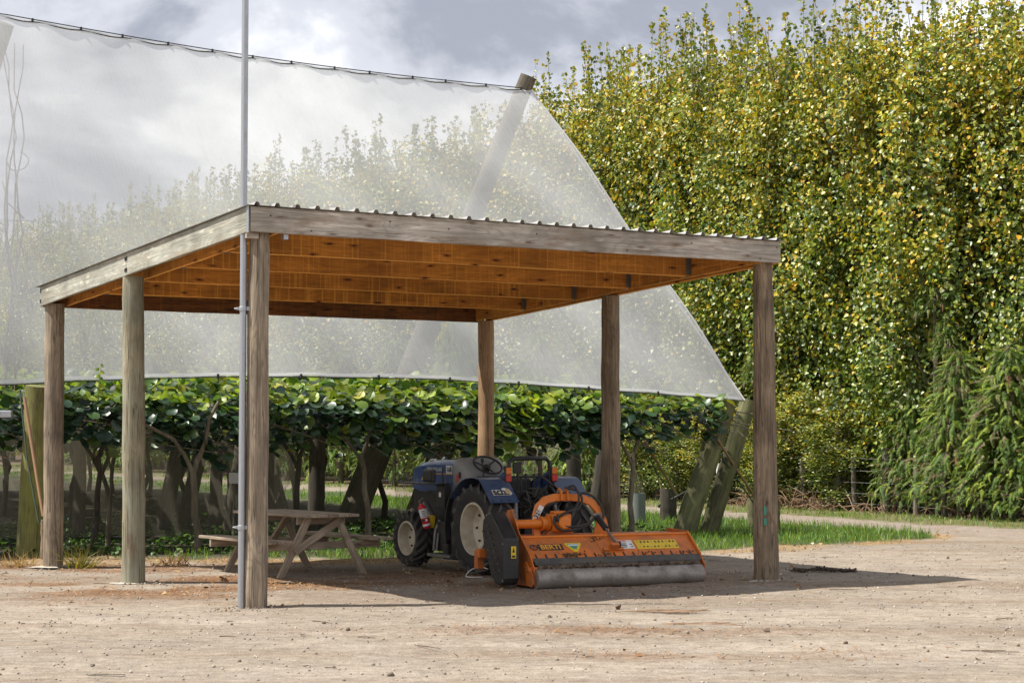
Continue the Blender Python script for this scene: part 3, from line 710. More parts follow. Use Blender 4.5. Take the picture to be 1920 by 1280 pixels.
def make_poplar(seed, nclump, per, H=11.0, leaf=.110):
    Ps, Os, Gs = [], [], []
    for k in range(nclump):       # plumes: limbs that leave the trunk and turn upwards, leaves gathered along them
        z0 = .0 + (H - 2.7) * rng.random() ** .95; a = rng.uniform(0, 2 * PI); L = rng.uniform(1.5, 3.0); f = z0 / H
        R = rng.uniform(.95, 1.75) * (1 - max(0, f - .55) / .45 * .45)
        n = int(per * rng.uniform(.6, 1.35)); s = rng.random(n) ** .62; rad = R * (1 - (1 - s) ** 2.1); sg = (.11 + .20 * np.sin(np.clip(s, .05, 1) * PI))[:, None]
        if f < .12: rad = rad * .9
        q = np.stack([rad * math.cos(a), rad * math.sin(a), z0 + L * s ** 1.35], -1) + rng.normal(size=(n, 3)) * sg * np.array([1, 1, 1.1])
        Ps.append(q); Os.append(np.tile(nrm(np.array([math.cos(a), math.sin(a), .35])), (n, 1))); Gs.append(np.tile([rng.normal(0, .2), rng.uniform(.72, 1.22)], (n, 1)))
    n = int(nclump * per * .16); a = rng.uniform(0, 2 * PI, n); rr = rng.uniform(0, .8, n); Ps.append(np.stack([rr * np.cos(a), rr * np.sin(a), rng.uniform(.5, H - .5, n)], -1)); Os.append(np.stack([np.cos(a), np.sin(a), .3 + 0 * a], -1)); Gs.append(np.tile([-.2, .8], (n, 1)))
    br = MB()
    for k in range(9):            # leaders above the crown, leaves spaced along them
        a = rng.uniform(0, 2 * PI); rr = 1.15 * rng.random() ** .6; b = Vector((rr * math.cos(a), rr * math.sin(a), H - 1.5)); L = rng.uniform(1.2, 2.5)
        tip = b + Vector((rng.normal() * .12, rng.normal() * .12, L)); br.tube([b, b.lerp(tip, .5) + Vector((.03, 0, 0)), tip], [.012, .008, .003], 4)
        n = int(L * 30); s = rng.random(n) ** .75; q = np.array(b) + s[:, None] * np.array(tip - b) + rng.normal(size=(n, 3)) * np.array([.13, .13, .06]) * (1.25 - s[:, None])
        Ps.append(q); Os.append(np.tile([0, 0, .4], (n, 1)) + rng.normal(size=(n, 3)) * .6); Gs.append(np.tile([rng.normal(-.35, .2), .9], (n, 1)))
    for k in range(46):            # ascending limbs
        z = rng.uniform(.8, H - 2.2); a = rng.uniform(0, 2 * PI); R = rng.uniform(.7, 1.5)
        p0 = Vector((0, 0, z)); p1 = p0 + Vector((math.cos(a) * R, math.sin(a) * R, R * 1.5)); br.tube([p0, p0.lerp(p1, .5) + Vector((math.cos(a) * .12, math.sin(a) * .12, -.1)), p1], [.04, .024, .007], 4)
    P = np.concatenate(Ps); O = np.concatenate(Os); G = np.concatenate(Gs)
    kk = P[:, 2] > .3
    for _ in range(14):           # breaks in the leaf wall that open onto the dark inside
        a = rng.uniform(0, 2 * PI); c = np.array([1.35 * math.cos(a), 1.35 * math.sin(a), rng.uniform(.5, H - 2.2)]); r_ = rng.uniform(.35, .75)
        dd = (P - c) / np.array([1.15, 1.15, 1.35]) / r_; kk &= ((dd ** 2).sum(1) > 1) | (rng.random(len(P)) < .10)
    P = P[kk]; O = O[kk]; G = G[kk]
    N = nrm(O) * .75 + np.array([0, 0, .35]) + rng.normal(size=P.shape) * .62
    T, U, N = frames(N, .8, np.array([0, 0, -1.0]))
    me = scatter('crown', POP_V, POP_F, P, T, U, N, leaf * rng.uniform(.6, 1.15, len(P)), M['poplar'], pop_cols(P, H, G[:, 0], G[:, 1]))
    tr = MB(); tr.tube([Vector((random.gauss(0, .04), random.gauss(0, .04), z)) for z in (-.1, 2, 4, 6, 8, 10.3)], [.15, .13, .11, .085, .06, .02], 8)
    return me, br.mesh('branches', M['poplar_bark']), tr.mesh('trunk', M['bark'], 60)
pops = [make_poplar(j, 86, 205) for j in range(5)]
TX = [-400, -50, 60, 180, 330, 500, 580, 700, 860, 930, 1030, 1130, 1250, 1400, 1560, 2000]
TY = [450, 425, 400, 380, 325, 285, 250, 250, 185, 175, 112, 72, 25, 5, -30, -150]
t_ = -9.5; k = 0
while t_ < 92:
    p = rowp(t_, -1.9 + random.uniform(-.25, .25) + (.45 if t_ < 12 else 0)); p.z = 0
    px = 960 + F_PX * p.x / p.y
    H = EYE + (YH - np.interp(px, TX, TY)) / F_PX * p.y
    behind = px < 1080
    root = empty('poplar', p, rz=random.uniform(0, 2 * PI), cat='tree', group='poplars in the windbreak row',
                 label='tall yellowing poplar of the leafy row seen through the white net' if behind else 'tall yellowing poplar in the leafy row right of the net')
    cr, brn, tk = pops[k % 5]; sz = H / 12.0 * random.uniform(.97, 1.025); sx = random.uniform(.92, 1.12) * (1.0 if not behind else 1.15)
    root.scale = (sx, sx, sz)
    link('crown', cr, root); link('branches', brn, root); link('trunk', tk, root); k += 1
    t_ += random.uniform(1.1, 1.35) if not behind else random.uniform(1.7, 2.1)

# cedars: drooping feathery sprays
def spray_tpl():
    V, Fs = [], []
    def q(p, d, w, l):
        d = Vector(d).normalized(); s = d.cross(Vector((0, 0, 1))); s = (s if s.length > .01 else Vector((1, 0, 0))).normalized() * w / 2; k = len(V)
        a = Vector(p); V.extend([tuple(a - s), tuple(a + s), tuple(a + d * l * .6 + s * .9), tuple(a + d * l)]); Fs.append((k, k + 1, k + 2, k + 3))
    for i in range(17):
        f = i / 16; p = (random.gauss(0, .01), f, -.45 * f * f); l = .30 * (1 - .6 * f)
        for sg in (-1, 1):
            q(p, (sg * .8, .55, -.35 - .4 * f + random.gauss(0, .15)), .042, l)
            q(p, (sg * .35, .5, random.uniform(-.5, .3)), .034, l * .75)
    q((0, 0, 0), (0, 1, -.2), .03, .6)
    return np.array(V), Fs
SPV, SPF = spray_tpl()
t_ = -9.0
while t_ < 92:
    p = rowp(t_, -4.6 + random.uniform(-.3, .3)); p.z = 0
    px = 960 + F_PX * p.x / p.y; H = EYE + (YH - np.interp(px, TX, TY)) / F_PX * p.y - .8
    root = empty('poplar', p, rz=random.uniform(0, 2 * PI), cat='tree', group='poplars standing behind the front row', label='poplar half hidden behind the front row of poplars')
    cr, brn, tk = pops[k % 5]; root.scale = (1.25, 1.25, H / 12.35); k += 1
    link('crown', cr, root); link('branches', brn, root); link('trunk', tk, root); t_ += 2.3
def make_cedar(n, H, R):
    z = H * rng.random(n) ** .9; a = rng.uniform(0, 2 * PI, n); f = z / H; rr = R * (1.02 - f) ** .6 * np.sqrt(rng.uniform(.25, 1, n))
    P = np.stack([rr * np.cos(a), rr * np.sin(a), z + .35], -1)
    U = np.stack([np.cos(a), np.sin(a), rng.uniform(-1.3, .25, n)], -1) + rng.normal(size=(n, 3)) * .3
    N = np.array([0, 0, 1.0]) + np.stack([np.cos(a), np.sin(a), 0 * a], -1) * .5 + rng.normal(size=(n, 3)) * .25
    U = nrm(U); N = nrm(N - (N * U).sum(1, keepdims=True) * U); T = np.cross(U, N)
    pal = np.array([[.10, .18, .034], [.17, .26, .04], [.33, .40, .05], [.19, .19, .07], [.19, .13, .08], [.25, .11, .05]])
    c = pal[rng.choice(6, n, p=[.32, .31, .13, .15, .08, .01])] * rng.uniform(.75, 1.25, (n, 1))
    me = scatter('foliage', SPV, SPF, P, T, U, N, rng.uniform(.17, .36, n), M['cedar'], c)
    tr = MB(); tr.tube([Vector((0, 0, z)) for z in (-.1, H * .5, H)], [.11, .07, .02], 8)
    for j in range(26):
        a = random.uniform(0, 6.28); z0 = random.uniform(.2, H * .8); tr.tube([Vector((0, 0, z0)), Vector((math.cos(a) * R * .7, math.sin(a) * R * .7, z0 - random.uniform(-.3, .4)))], [.025, .008], 4)
    return me, tr.mesh('trunk', M['bark'], 60)
ced = [make_cedar(2100, 4.4, 1.35), make_cedar(1800, 3.7, 1.25), make_cedar(1100, 2.7, 1.1)]
for i, (px, a, s, h, v, lab) in enumerate((
        (1900, -.1, .95, .74, 0, 'bushy cedar with bright green sprays at the right picture edge'),
        (1800, -.1, .9, .85, 1, 'drooping cedar with brown inner sprays second from the right edge'),
        (1560, -1.1, .6, .42, 1, 'low dark cedar crowding the leaning fence post'),
        (1960, -.3, .9, .65, 1, 'cedar mostly outside the right picture edge'),
        (1715, -.5, .8, .75, 1, 'drooping green cedar just right of the round topped fence post'),
        (1470, -.6, .75, .85, 1, 'bright green cedar just right of the front right shed post'),
        (1628, -1.0, .5, .55, 2, 'low feathery cedar left of the round topped fence post'),
        (1395, -.8, .8, .8, 2, 'small cedar seen between the leaning posts and the shed post'),
        (1230, -1.0, .7, .75, 2, 'small cedar behind the brown guy rod and the low anchor post'),
        (1090, .5, .9, .9, 1, 'cedar seen under the canopy left of the rear shed post'), (740, .5, 1.0, 1.0, 0, 'cedar seen under the canopy just left of the tractor bonnet'),
        (1010, .55, 1.0, 1.1, 1, 'cedar seen under the vine canopy behind the tractor seat'), (860, .55, 1.0, 1.1, 0, 'cedar seen under the vine canopy above the tractor bonnet'),
        (640, .55, 1.0, 1.1, 1, 'cedar seen under the canopy right of the picnic table'), (540, .55, 1.1, 1.0, 0, 'cedar seen under the canopy above the picnic table'), (400, .55, 1.2, 1.1, 1, 'cedar seen under the canopy left of the steel pole'), (270, .6, 1.3, 1.1, 0, 'cedar seen under the canopy right of the greenish shed post'), (190, .6, 1.3, 1.1, 1, 'cedar seen under the canopy between the two left shed posts'))):
    kx = (px - 960) / F_PX; o = F0 + NT_ * a; t = (kx * o[1] - o[0]) / (D_[0] - kx * D_[1])
    root = empty('cedar', rowp(t, a), rz=random.uniform(0, 6), label=lab, cat='tree', group='cedars along the fence')
    root.scale = (s, s, h); link('foliage', ced[v][0], root); link('trunk', ced[v][1], root)
for i, (px, z, a, s, lab) in enumerate(((1722, 4.6, .0, .55, 'dark green cedar top poking out of the poplars high at the right'), (1745, 3.7, .1, .4, 'small cedar tip poking out of the poplars below the higher one'), (1392, 3.3, .1, .45, 'dark cedar tip poking out of the poplars beside the shed post'))):
    kx = (px - 960) / F_PX; o = F0 + NT_ * a; t = (kx * o[1] - o[0]) / (D_[0] - kx * D_[1])
    p = rowp(t, a - .5); root = empty('cedar', p, label=lab, cat='tree', group='cedars along the fence'); 
    b = MB(); b.tube([Vector((0, -0, 0)), Vector((0, 0, z))], [.09, .05], 7); b.build('trunk', M['bark'], root)
    link('foliage', ced[2][0], root, loc=(0, 0, z - .5)).scale = (s, s, s * .9)

for px, a, s, h, lab in ((1215, .1, .55, .30, 'low leafy poplar sucker behind the trunk guard'), (1290, .1, .6, .30, 'low leafy poplar sucker behind the leaning posts'), (1345, .0, .55, .26, 'low leafy poplar sucker left of the thin white stake'),
                         (1500, -.3, .6, .30, 'low leafy poplar sucker right of the front right shed post'), (1585, -.35, .6, .27, 'low leafy poplar sucker left of the round topped fence post'), (1440, .0, .5, .24, 'low leafy poplar sucker hidden by the front right shed post')):
    kx = (px - 960) / F_PX; o = F0 + NT_ * a; t = (kx * o[1] - o[0]) / (D_[0] - kx * D_[1])
    root = empty('poplar', rowp(t, a), rz=random.uniform(0, 6), label=lab, cat='tree', group='low poplar suckers along the fence'); cr, brn, tk = pops[k % 5]; k += 1
    root.scale = (s, s, h * .85); link('crown', cr, root); link('branches', brn, root); link('trunk', tk, root)
# wire fence in front of the trees
root = empty('wire_fence', rowp(0, 0), label='post and wire fence along the foot of the tree row', cat='fence'); inv = -root.location
for px, h in ((2010, .9), (1893, 1.0), (1828, 1.05), (1768, 1.25), (1716, 1.1), (1659, 1.42), (1600, 1.15), (1555, 1.15), (1503, 1.2), (1440, 1.1), (1360, 1.1), (1280, 1.15), (1270, 1.1), (1232, 1.3), (1190, 1.35), (1130, 1.2), (1060, 1.2), (990, 1.2), (930, 1.2), (870, 1.2), (800, 1.2), (740, 1.2), (690, 1.2), (640, 1.2)):
    a = random.uniform(-.08, .08); kx = (px - 960) / F_PX; o = F0 + NT_ * a; t = (kx * o[1] - o[0]) / (D_[0] - kx * D_[1])
    b = rowp(t, a, -.1) + inv; tilt = Vector((random.gauss(0, .03), random.gauss(0, .03), h + .1))
    if px == 1555: tilt.x += .28
    r = .105 if px == 1659 else random.uniform(.06, .08)
    round_post('post', b, b + tilt, r, r * .92, M['old_post'], root, 12, .006)
for z in (.16, .38, .62, .88, 1.15):
    MB().tube([rowp(-9 + 2.2 * i, .085, z + .02 * math.sin(i * 1.3)) + inv for i in range(46)], .004, 4).build('wire', M['wire'], root)
kx = (1374 - 960) / F_PX; t = (kx * F0[1] - F0[0]) / (D_[0] - kx * D_[1])
tag(round_post('marker_stake', rowp(t, .45, -.1), rowp(t, .45, 1.0) + Vector((.01, 0, 0)), .06, .055, M['white'], None, 12, .004), 'thin white stake standing by the fence between leaning post and shed post', 'stake')

# ------------------------------------------------------------------ anchor posts, guy rods, trunk guard
def anchor(x0, x1, yt, yb, lab, mat='moss_post', tilt=0.0):
    b = gp((x0 + x1) / 2, yb); r = (x1 - x0) / 2 / F_PX * b.y; h = (yb - yt) / F_PX * b.y
    tag(round_post('anchor_post', b + Vector((0, r, -.1)), b + Vector((tilt, r, h)), r * 1.04, r, M[mat], None, 16, .006), lab, 'post', 'short anchor posts')
anchor(1239, 1270, 917, 976, 'short dark anchor post with a cable loop behind the leaning pair', 'dark_post')
anchor(1403, 1425, 934, 990, 'short mossy anchor post just left of the front right shed post')
anchor(1446, 1464, 945, 993, 'short mossy anchor post just right of the front right shed post')
anchor(128, 141, 945, 985, 'short dark anchor post under the vines right of the leftmost shed post', 'dark_post')
anchor(75, 84, 975, 1050, 'square edged anchor stub at the foot of the mossy post', 'post_brown')
b = gp(1256, 976)
tag(MB().tube([b + Vector((.24 * math.cos(a) * 1.3 + .1, .25 + .25 * math.sin(a), .10 + .10 * (1 + math.cos(a)) + .02 * i)) for i, a in enumerate(np.linspace(0, 6.1, 18))], .016, 6).build('cable_loop', M['hose'], None, 60), 'loop of dark cable hung round the short anchor post', 'cable')
b = gp(1197, 978); g = MB(); r = .14
g.strip([(r * math.cos(a), r * math.sin(a)) for a in np.linspace(0, 2 * PI * .98, 18)], b, (1, 0, 0), (0, 1, 0), (0, 0, .56), .006)
tag(g.build('trunk_guard', M['guard'], None, 40), 'grey plastic trunk guard standing in the grass beside the slim vine', 'tree guard')
g = empty('low_net', b + Vector((0, .3, 0)), label='narrow triangle of net rising from behind the grey trunk guard', cat='net')
net_sheet('net_panel', lambda u, v: Vector((-.18 + .36 * u * (1 - v) , .05, .5 + .95 * v)), 6, 8, M['lownet'], g)
def guy(name, p, q, f, lab):
    root = empty(name, q, label=lab, cat='guy rod', group='brown guy rods bracing the end posts'); p, q = Vector(p), Vector(q); z = Vector((0, 0, 0)); d = p - q
    MB().tube([z, d], .007, 6).build('wire', M['wire'], root)
    MB().tube([d * .02, d * .3 + Vector((0, 0, -.015)), d * f], .023, 10).build('sleeve', M['rod'], root, 60)
    off = Vector((-.06, -.02, -.06)); MB().tube([d * .0 + off, d * .5 + off * 1.3, d * (f + .08) + off * .6], .013, 6).build('second_wire', M['green_cable'], root, 60)
def at(px, py, y):
    a, b = (px - 960) / F_PX, (640 - py) / F_PX
    r = Vector((a, math.cos(PITCH) - b * math.sin(PITCH), math.sin(PITCH) + b * math.cos(PITCH))); return r * (y / r.y) + Vector((0, 0, EYE))
guy('guy_rod', at(1308, 765, 31.2), at(1418, 935, 34.0), .80, 'brown guy rod slanting down from the leaning posts to behind the right shed post')
guy('guy_rod', at(1205, 820, 31.5), at(1270, 928, 35.0), .95, 'brown guy rod slanting down to the short dark anchor post')
guy('guy_rod', at(43, 728, 25.75), at(82, 972, 25.4), .93, 'brown guy rod leaning past the mossy post at the far left')
MB_ = MB().box((0, 0, 0), (.22, .10, .10)); tag(MB_.build('junction_box', M['galv'], None, bevel=.01, loc=at(8, 776, 26.2)), 'pale metal box among the leaves at the left picture edge', 'box')
root = empty('meter_box', orch(r_at(440, 1.2), 1.2, .9), label='small white box on a thin stake just left of the steel pole', cat='box')
MB().box((0, 0, .13), (.15, .10, .17)).build('case', M['white'], root, bevel=.01); MB().tube([(0, .03, -1.0), (0, .03, .1)], .018, 6).build('stake', M['old_post'], root)
MB().box((0, -.052, .13), (.10, .006, .12)).build('cover', M['white'], root, bevel=.004)
tag(MB().tube([orch(r_at(205, 1.2), 1.2, -.05), orch(r_at(207, 1.2), 1.2, .5), orch(r_at(212, 1.2), 1.2, 1.1), orch(r_at(196, 1.2), 1.2, 1.65)], [.045, .04, .018, .012], 8).build('young_vine', M['bark'], None, 60), 'young vine stem in a pale sleeve under the canopy right of the leftmost shed post', 'vine')

# ------------------------------------------------------------------ grass, weeds, litter, pebbles (uncountable)
def zone_pts(n, x0, x1, y0, y1, f):
    x = rng.uniform(x0, x1, n); y = rng.uniform(y0, y1, n); k = rng.random(n) < f(x, y); return x[k], y[k]
def blades(name, n, box_, f, hmin, hmax, wd, pal, pr, lean=.35):
    x, y = zone_pts(n, *box_, f); m = len(x); P = np.stack([x, y, hgt(x, y) - .01], -1)
    U = np.array([0, 0, 1.0]) + rng.normal(size=(m, 3)) * np.array([lean, lean, .05]); U = nrm(U)
    R = rng.normal(size=(m, 3)); N = nrm(R - (R * U).sum(1, keepdims=True) * U); T = np.cross(U, N)
    h = rng.uniform(hmin, hmax, m); S = np.stack([np.full(m, wd) * rng.uniform(.7, 1.4, m), h, h], -1)
    c = np.array(pal)[rng.choice(len(pal), m, p=pr)] * rng.uniform(.75, 1.25, (m, 1))
    me = scatter(name, BL_V, BL_F, P, T, U, N, S, M['grass'], c); tag(link(name, me), kind='stuff')
GP = [[.085, .185, .028], [.14, .26, .036], [.22, .33, .045], [.30, .28, .08]]
clump = lambda x, y: .35 + .65 * sstep(.35, .6, fbm(x, y, 2.5, 2))
blades('grass', 95000, (-5, 9, 25, 50), lambda x, y: zones(x, y)[0] * clump(x, y), .06, .19, .011, GP, [.33, .36, .24, .07])
blades('verge_grass', 60000, (-3, 13, 31, 56), lambda x, y: zones(x, y)[3] * clump(x, y) * .8, .05, .16, .012, GP + [[.26, .21, .10]], [.2, .28, .22, .15, .15], .5)
blades('far_grass', 30000, (-38, 0, 48, 100), lambda x, y: np.clip(zones(x, y)[3] + zones(x, y)[0], 0, 1) * clump(x, y), .05, .18, .03, GP, [.33, .36, .24, .07])
blades('dry_grass', 30000, (-9, 8, 24, 34), lambda x, y: zones(x, y)[5] * .9 * clump(x, y), .03, .10, .008, [[.40, .29, .14], [.33, .21, .09], [.20, .20, .06]], [.5, .35, .15], 1.1)
# low leafy weeds under the vines
x, y = zone_pts(26000, -10, 4, 25.3, 37, lambda x, y: zones(x, y)[1] * sstep(.40, .58, fbm(x, y, 1.6, 3))); m = len(x)
P = np.stack([x, y, hgt(x, y) + rng.uniform(.01, .20, m) * sstep(.4, .7, fbm(x, y, 1.6, 3))], -1); T, U, N = frames(np.array([0, 0, 1.0]) + rng.normal(size=(m, 3)) * .45)
c = np.array([[.045, .10, .025], [.075, .15, .03], [.13, .21, .04]])[rng.choice(3, m, p=[.45, .4, .15])] * rng.uniform(.7, 1.3, (m, 1))
tag(link('weeds', scatter('weeds', POP_V, POP_F, P, T, U, N, rng.uniform(.035, .085, m), M['vine'], c)), kind='stuff')
# needles and dry leaves
x, y = zone_pts(90000, -9, 6, 14.0, 27.5, lambda x, y: np.clip(zones(x, y)[6] * .9 + zones(x, y)[5] * .35, 0, 1)); m = len(x)
P = np.stack([x, y, hgt(x, y) + rng.uniform(.003, .018, m)], -1); T, U, N = frames(np.array([0, 0, 1.0]) + rng.normal(size=(m, 3)) * .22)
S = np.stack([rng.uniform(.004, .009, m), rng.uniform(.03, .10, m), np.ones(m)], -1)
c = np.array([[.26, .125, .05], [.34, .19, .08], [.17, .085, .04], [.42, .30, .18]])[rng.choice(4, m, p=[.42, .26, .24, .08])] * rng.uniform(.75, 1.25, (m, 1))
tag(link('needle_litter', scatter('needle_litter', QUAD_V, QUAD_F, P, T, U, N, S, M['litter'], c)), kind='stuff')
x, y = zone_pts(9000, -9, 14, 14, 46, lambda x, y: np.clip(zones(x, y)[6] * .5 + zones(x, y)[4] * .6 + zones(x, y)[5] * .4 + .005, 0, 1)); m = len(x)
P = np.stack([x, y, hgt(x, y) + .012], -1); T, U, N = frames(np.array([0, 0, 1.0]) + rng.normal(size=(m, 3)) * .4)
c = np.array([[.24, .12, .05], [.36, .25, .12], [.15, .085, .05], [.5, .45, .36]])[rng.choice(4, m, p=[.42, .28, .25, .05])]
tag(link('fallen_leaves', scatter('fallen_leaves', POP_V, POP_F, P, T, U, N, rng.uniform(.03, .075, m), M['litter'], c)), kind='stuff')
# stones
ib = bmesh.new(); bmesh.ops.create_icosphere(ib, subdivisions=1, radius=.5); IV = np.array([v.co[:] for v in ib.verts]); IF = [[v.index for v in f.verts] for f in ib.faces]; ib.free()
def stones(name, n, box_, s0, s1, f, pal):
    x, y = zone_pts(n, *box_, f); m = len(x); s = s0 + (s1 - s0) * rng.random(m) ** 3.5; P = np.stack([x, y, hgt(x, y) + s * .12], -1)
    T, U, N = frames(rng.normal(size=(m, 3))); c = np.array(pal)[rng.choice(len(pal), m)] * rng.uniform(.7, 1.3, (m, 1))
    S = s[:, None] * rng.uniform(.55, 1.2, (m, 3)); tag(link(name, scatter(name, IV, IF, P, T, U, N, S, M['litter'], c)), kind='stuff')
yard = lambda x, y: (zones(x, y)[7] < -.1) * (.25 + .75 * fbm(x, y, .8, 3))
stones('pebbles', 30000, (-9, 11, 13.2, 30), .006, .034, yard, [[.33, .285, .24], [.27, .23, .20], [.37, .33, .28], [.22, .185, .15], [.36, .30, .24]])
PB = [gp(479, 1138), gp(265, 1093), gp(100, 1063), gp(1437, 1088)]
stones('post_base_grit', 60000, (-6.5, 3.7, 18, 25.5), .008, .05, lambda x, y: sum(np.exp(-(((x - b.x) / .26) ** 2 + ((y - b.y + .05) / .22) ** 2)) for b in PB), [[.30, .25, .20], [.24, .19, .15], [.36, .32, .26], [.17, .12, .08]])
stones('dirt_clods', 330, (-8, 9, 13.5, 27), .015, .06, yard, [[.16, .125, .095], [.22, .18, .14], [.12, .09, .07]])
x, y = zone_pts(1500, -9, 11, 13.5, 34, lambda x, y: (zones(x, y)[7] < 0) * .6); m = len(x)
tb = MB()
for i in range(min(80, m)):
    px_, py_ = x[i], y[i]; a = random.gauss(0, .7); L = .04 + .3 * random.random() ** 3; z = float(hgt(px_, py_)) + .008
    tb.tube([(px_, py_, z), (px_ + L * .5 * math.cos(a), py_ + L * .5 * math.sin(a) + .006, z + .003), (px_ + L * math.cos(a), py_ + L * math.sin(a), z)], [.005, .004, .002], 4)
tb.build('twig_litter', M['twig'], None, kind='stuff')
M['dead_cane'] = plain('dead_cane', (.27, .17, .10), .85, 0, .5, (.16, .12, .09), 3)
# brush and dead canes at the foot of the cedars, right
tb = MB()
for i in range(620):
    t = random.choice((random.uniform(-7, -1.2), random.uniform(-7, 12), random.uniform(4.5, 8.5))); b = rowp(t, random.uniform(-.5, .55), 0); L = random.uniform(.3, 1.0)
    d = Vector((random.gauss(0, .6), random.gauss(0, .5), random.uniform(.05, .75))) * L; tb.tube([b, b + d * .5 + Vector((0, 0, .1)), b + d], [.012, .009, .004], 4)
tb.build('dead_brush', M['dead_cane'], None, kind='stuff')
# yellowing tuft beside the leftmost shed post
def tuft(px, py, n, h, pal, lab):
    b = gp(px, py); m = n; P = np.stack([rng.normal(b.x, .11, m), rng.normal(b.y, .07, m), np.full(m, -.01)], -1)
    U = nrm(np.array([0, 0, .7]) + rng.normal(size=(m, 3)) * np.array([.7, .5, .1])); R = rng.normal(size=(m, 3)); N = nrm(R - (R * U).sum(1, keepdims=True) * U); T = np.cross(U, N)
    hh = rng.uniform(.5, 1, m) * h; S = np.stack([np.full(m, .012), hh, hh * 2.2], -1)
    tag(link('grass_tuft', scatter('grass_tuft', BL_V, BL_F, P, T, U, N, S, M['grass'], np.array(pal)[rng.choice(len(pal), m)])), lab, 'grass tuft')
tuft(148, 1063, 90, .42, [[.42, .33, .08], [.30, .27, .06], [.20, .22, .05]], 'arching yellow grass tuft right of the leftmost shed post')
tuft(40, 1062, 70, .3, [[.40, .27, .12], [.33, .22, .10]], 'dry brown grass tuft at the foot of the mossy post')
tuft(325, 1060, 60, .25, [[.24, .11, .06], [.33, .2, .1]], 'reddish dry grass tuft left of the pale vine trunk')
# dark clods of earth in the shade tip
m = 260; x = np.concatenate([rng.normal(-1.2, .25, 60), rng.normal(.1, .6, 150), rng.normal(1.6, .2, 50)])
b = gp(1540, 1070); P = np.stack([b.x + x * .22, b.y + rng.normal(0, .07, m), .012 + np.abs(rng.normal(0, .03, m)) * np.exp(-(((x + .1) / .7) ** 2)) * .6], -1); T, U, N = frames(rng.normal(size=(m, 3)))
tag(link('earth_heap', scatter('earth_heap', IV, IF, P, T, U, N, rng.uniform(.01, .045, (m, 1)) * rng.uniform(.4, 1.7, (m, 3)), M['litter'], np.tile([.075, .055, .04], (m, 1)) * rng.uniform(.6, 1.4, (m, 1)))), 'low dark heap of earth and roots in the shade right of the shed', 'earth heap')
for px, py, L, a, lab in ((1205, 1148, .75, .1, 'flat bundle of brown needles lying left of the others on the yard'), (1290, 1172, .6, .02, 'reddish dry twig spray lying in the sunny yard below the needles'), (1830, 1222, .35, -.25, 'brown stick lying alone on the yard at lower right'), (172, 1267, .3, -.35, 'pale bare stick lying at the lower left of the yard')):
    b = gp(px, py); tb = MB()
    for i in range(26 if L > .5 else 2):
        o = Vector((random.uniform(-.4, .4) * L, random.gauss(0, .035), .012)); c_ = a + random.gauss(0, .15); l = random.uniform(.3, .6) * L if L > .5 else L
        tb.tube([b + o, b + o + Vector((l * math.cos(c_), l * math.sin(c_), random.uniform(0, .015)))], [.005, .003], 4)
    tag(tb.build('dry_sprig' if L > .5 else 'stick', M['old_post'] if px == 172 else M['dead_cane'] if L > .5 else M['twig']), lab, 'twig')
# ------------------------------------------------------------------ writing
def write(body, size, o, xd, ud, mat, parent, name='lettering', align='LEFT', sx=1.0, bold=0.0):
    cu = bpy.data.curves.new('lettering', 'FONT'); cu.body = body; cu.size = size; cu.align_x = align; cu.align_y = 'CENTER'; cu.extrude = .0012; cu.offset = bold
    ob = bpy.data.objects.new('lettering', cu); me = bpy.data.meshes.new_from_object(ob); bpy.data.objects.remove(ob)
    me.materials.clear(); me.materials.append(mat)
    X, Yv = Vector(xd).normalized(), Vector(ud).normalized(); R = Matrix((X, Yv, X.cross(Yv))).transposed().to_4x4()
    l = link(name, me, parent); l.matrix_local = Matrix.Translation(Vector(o)) @ R @ Matrix.Diagonal((sx, 1, 1, 1)); return l
def plate(name, o, xd, ud, wd, ht, mat, parent, th=.003, poly=None):
    X, Yv = Vector(xd).normalized(), Vector(ud).normalized(); n = X.cross(Yv)
    poly = poly or [(-wd / 2, -ht / 2), (wd / 2, -ht / 2), (wd / 2, ht / 2), (-wd / 2, ht / 2)]
    return MB().prism(poly, o, X, Yv, n * th).build(name, mat, parent)

# ------------------------------------------------------------------ open shed
P1, P3, P7 = gp(479, 1138), gp(100, 1063), gp(1437, 1088)
ang = math.atan2(P7.y - P1.y, P7.x - P1.x)
shed = empty('open_shed', P1, ang, label='open timber shed with a corrugated roof on seven round posts', cat='shed')
SX, SY, ZB, SL, HB = 6.52, 6.53, 3.74, -.052, .255
zb = lambda y: ZB + SL * y
def spost(x, y, r0, r1, mat, lean=(0, 0), top=.0):
    round_post('post', (x, y, -.1), (x + lean[0], y + lean[1], zb(y) + top), r0, r1, M[mat], shed, 22, .012)
spost(0, 0, .122, .102, 'post_grey', (.015, 0), .05)
spost(-.02, 3.46, .136, .122, 'post_green', (-.04, .0), .0)
spost(0, SY, .130, .124, 'post_grey', (-.02, 0), .02)
spost(SX, 0, .152, .118, 'post_brown', (-.02, 0), .05)
spost(SX, 3.25, .135, .118, 'post_brown', (0, 0), .0)
spost(SX, SY, .122, .118, 'post_tan', (0, 0), .0)
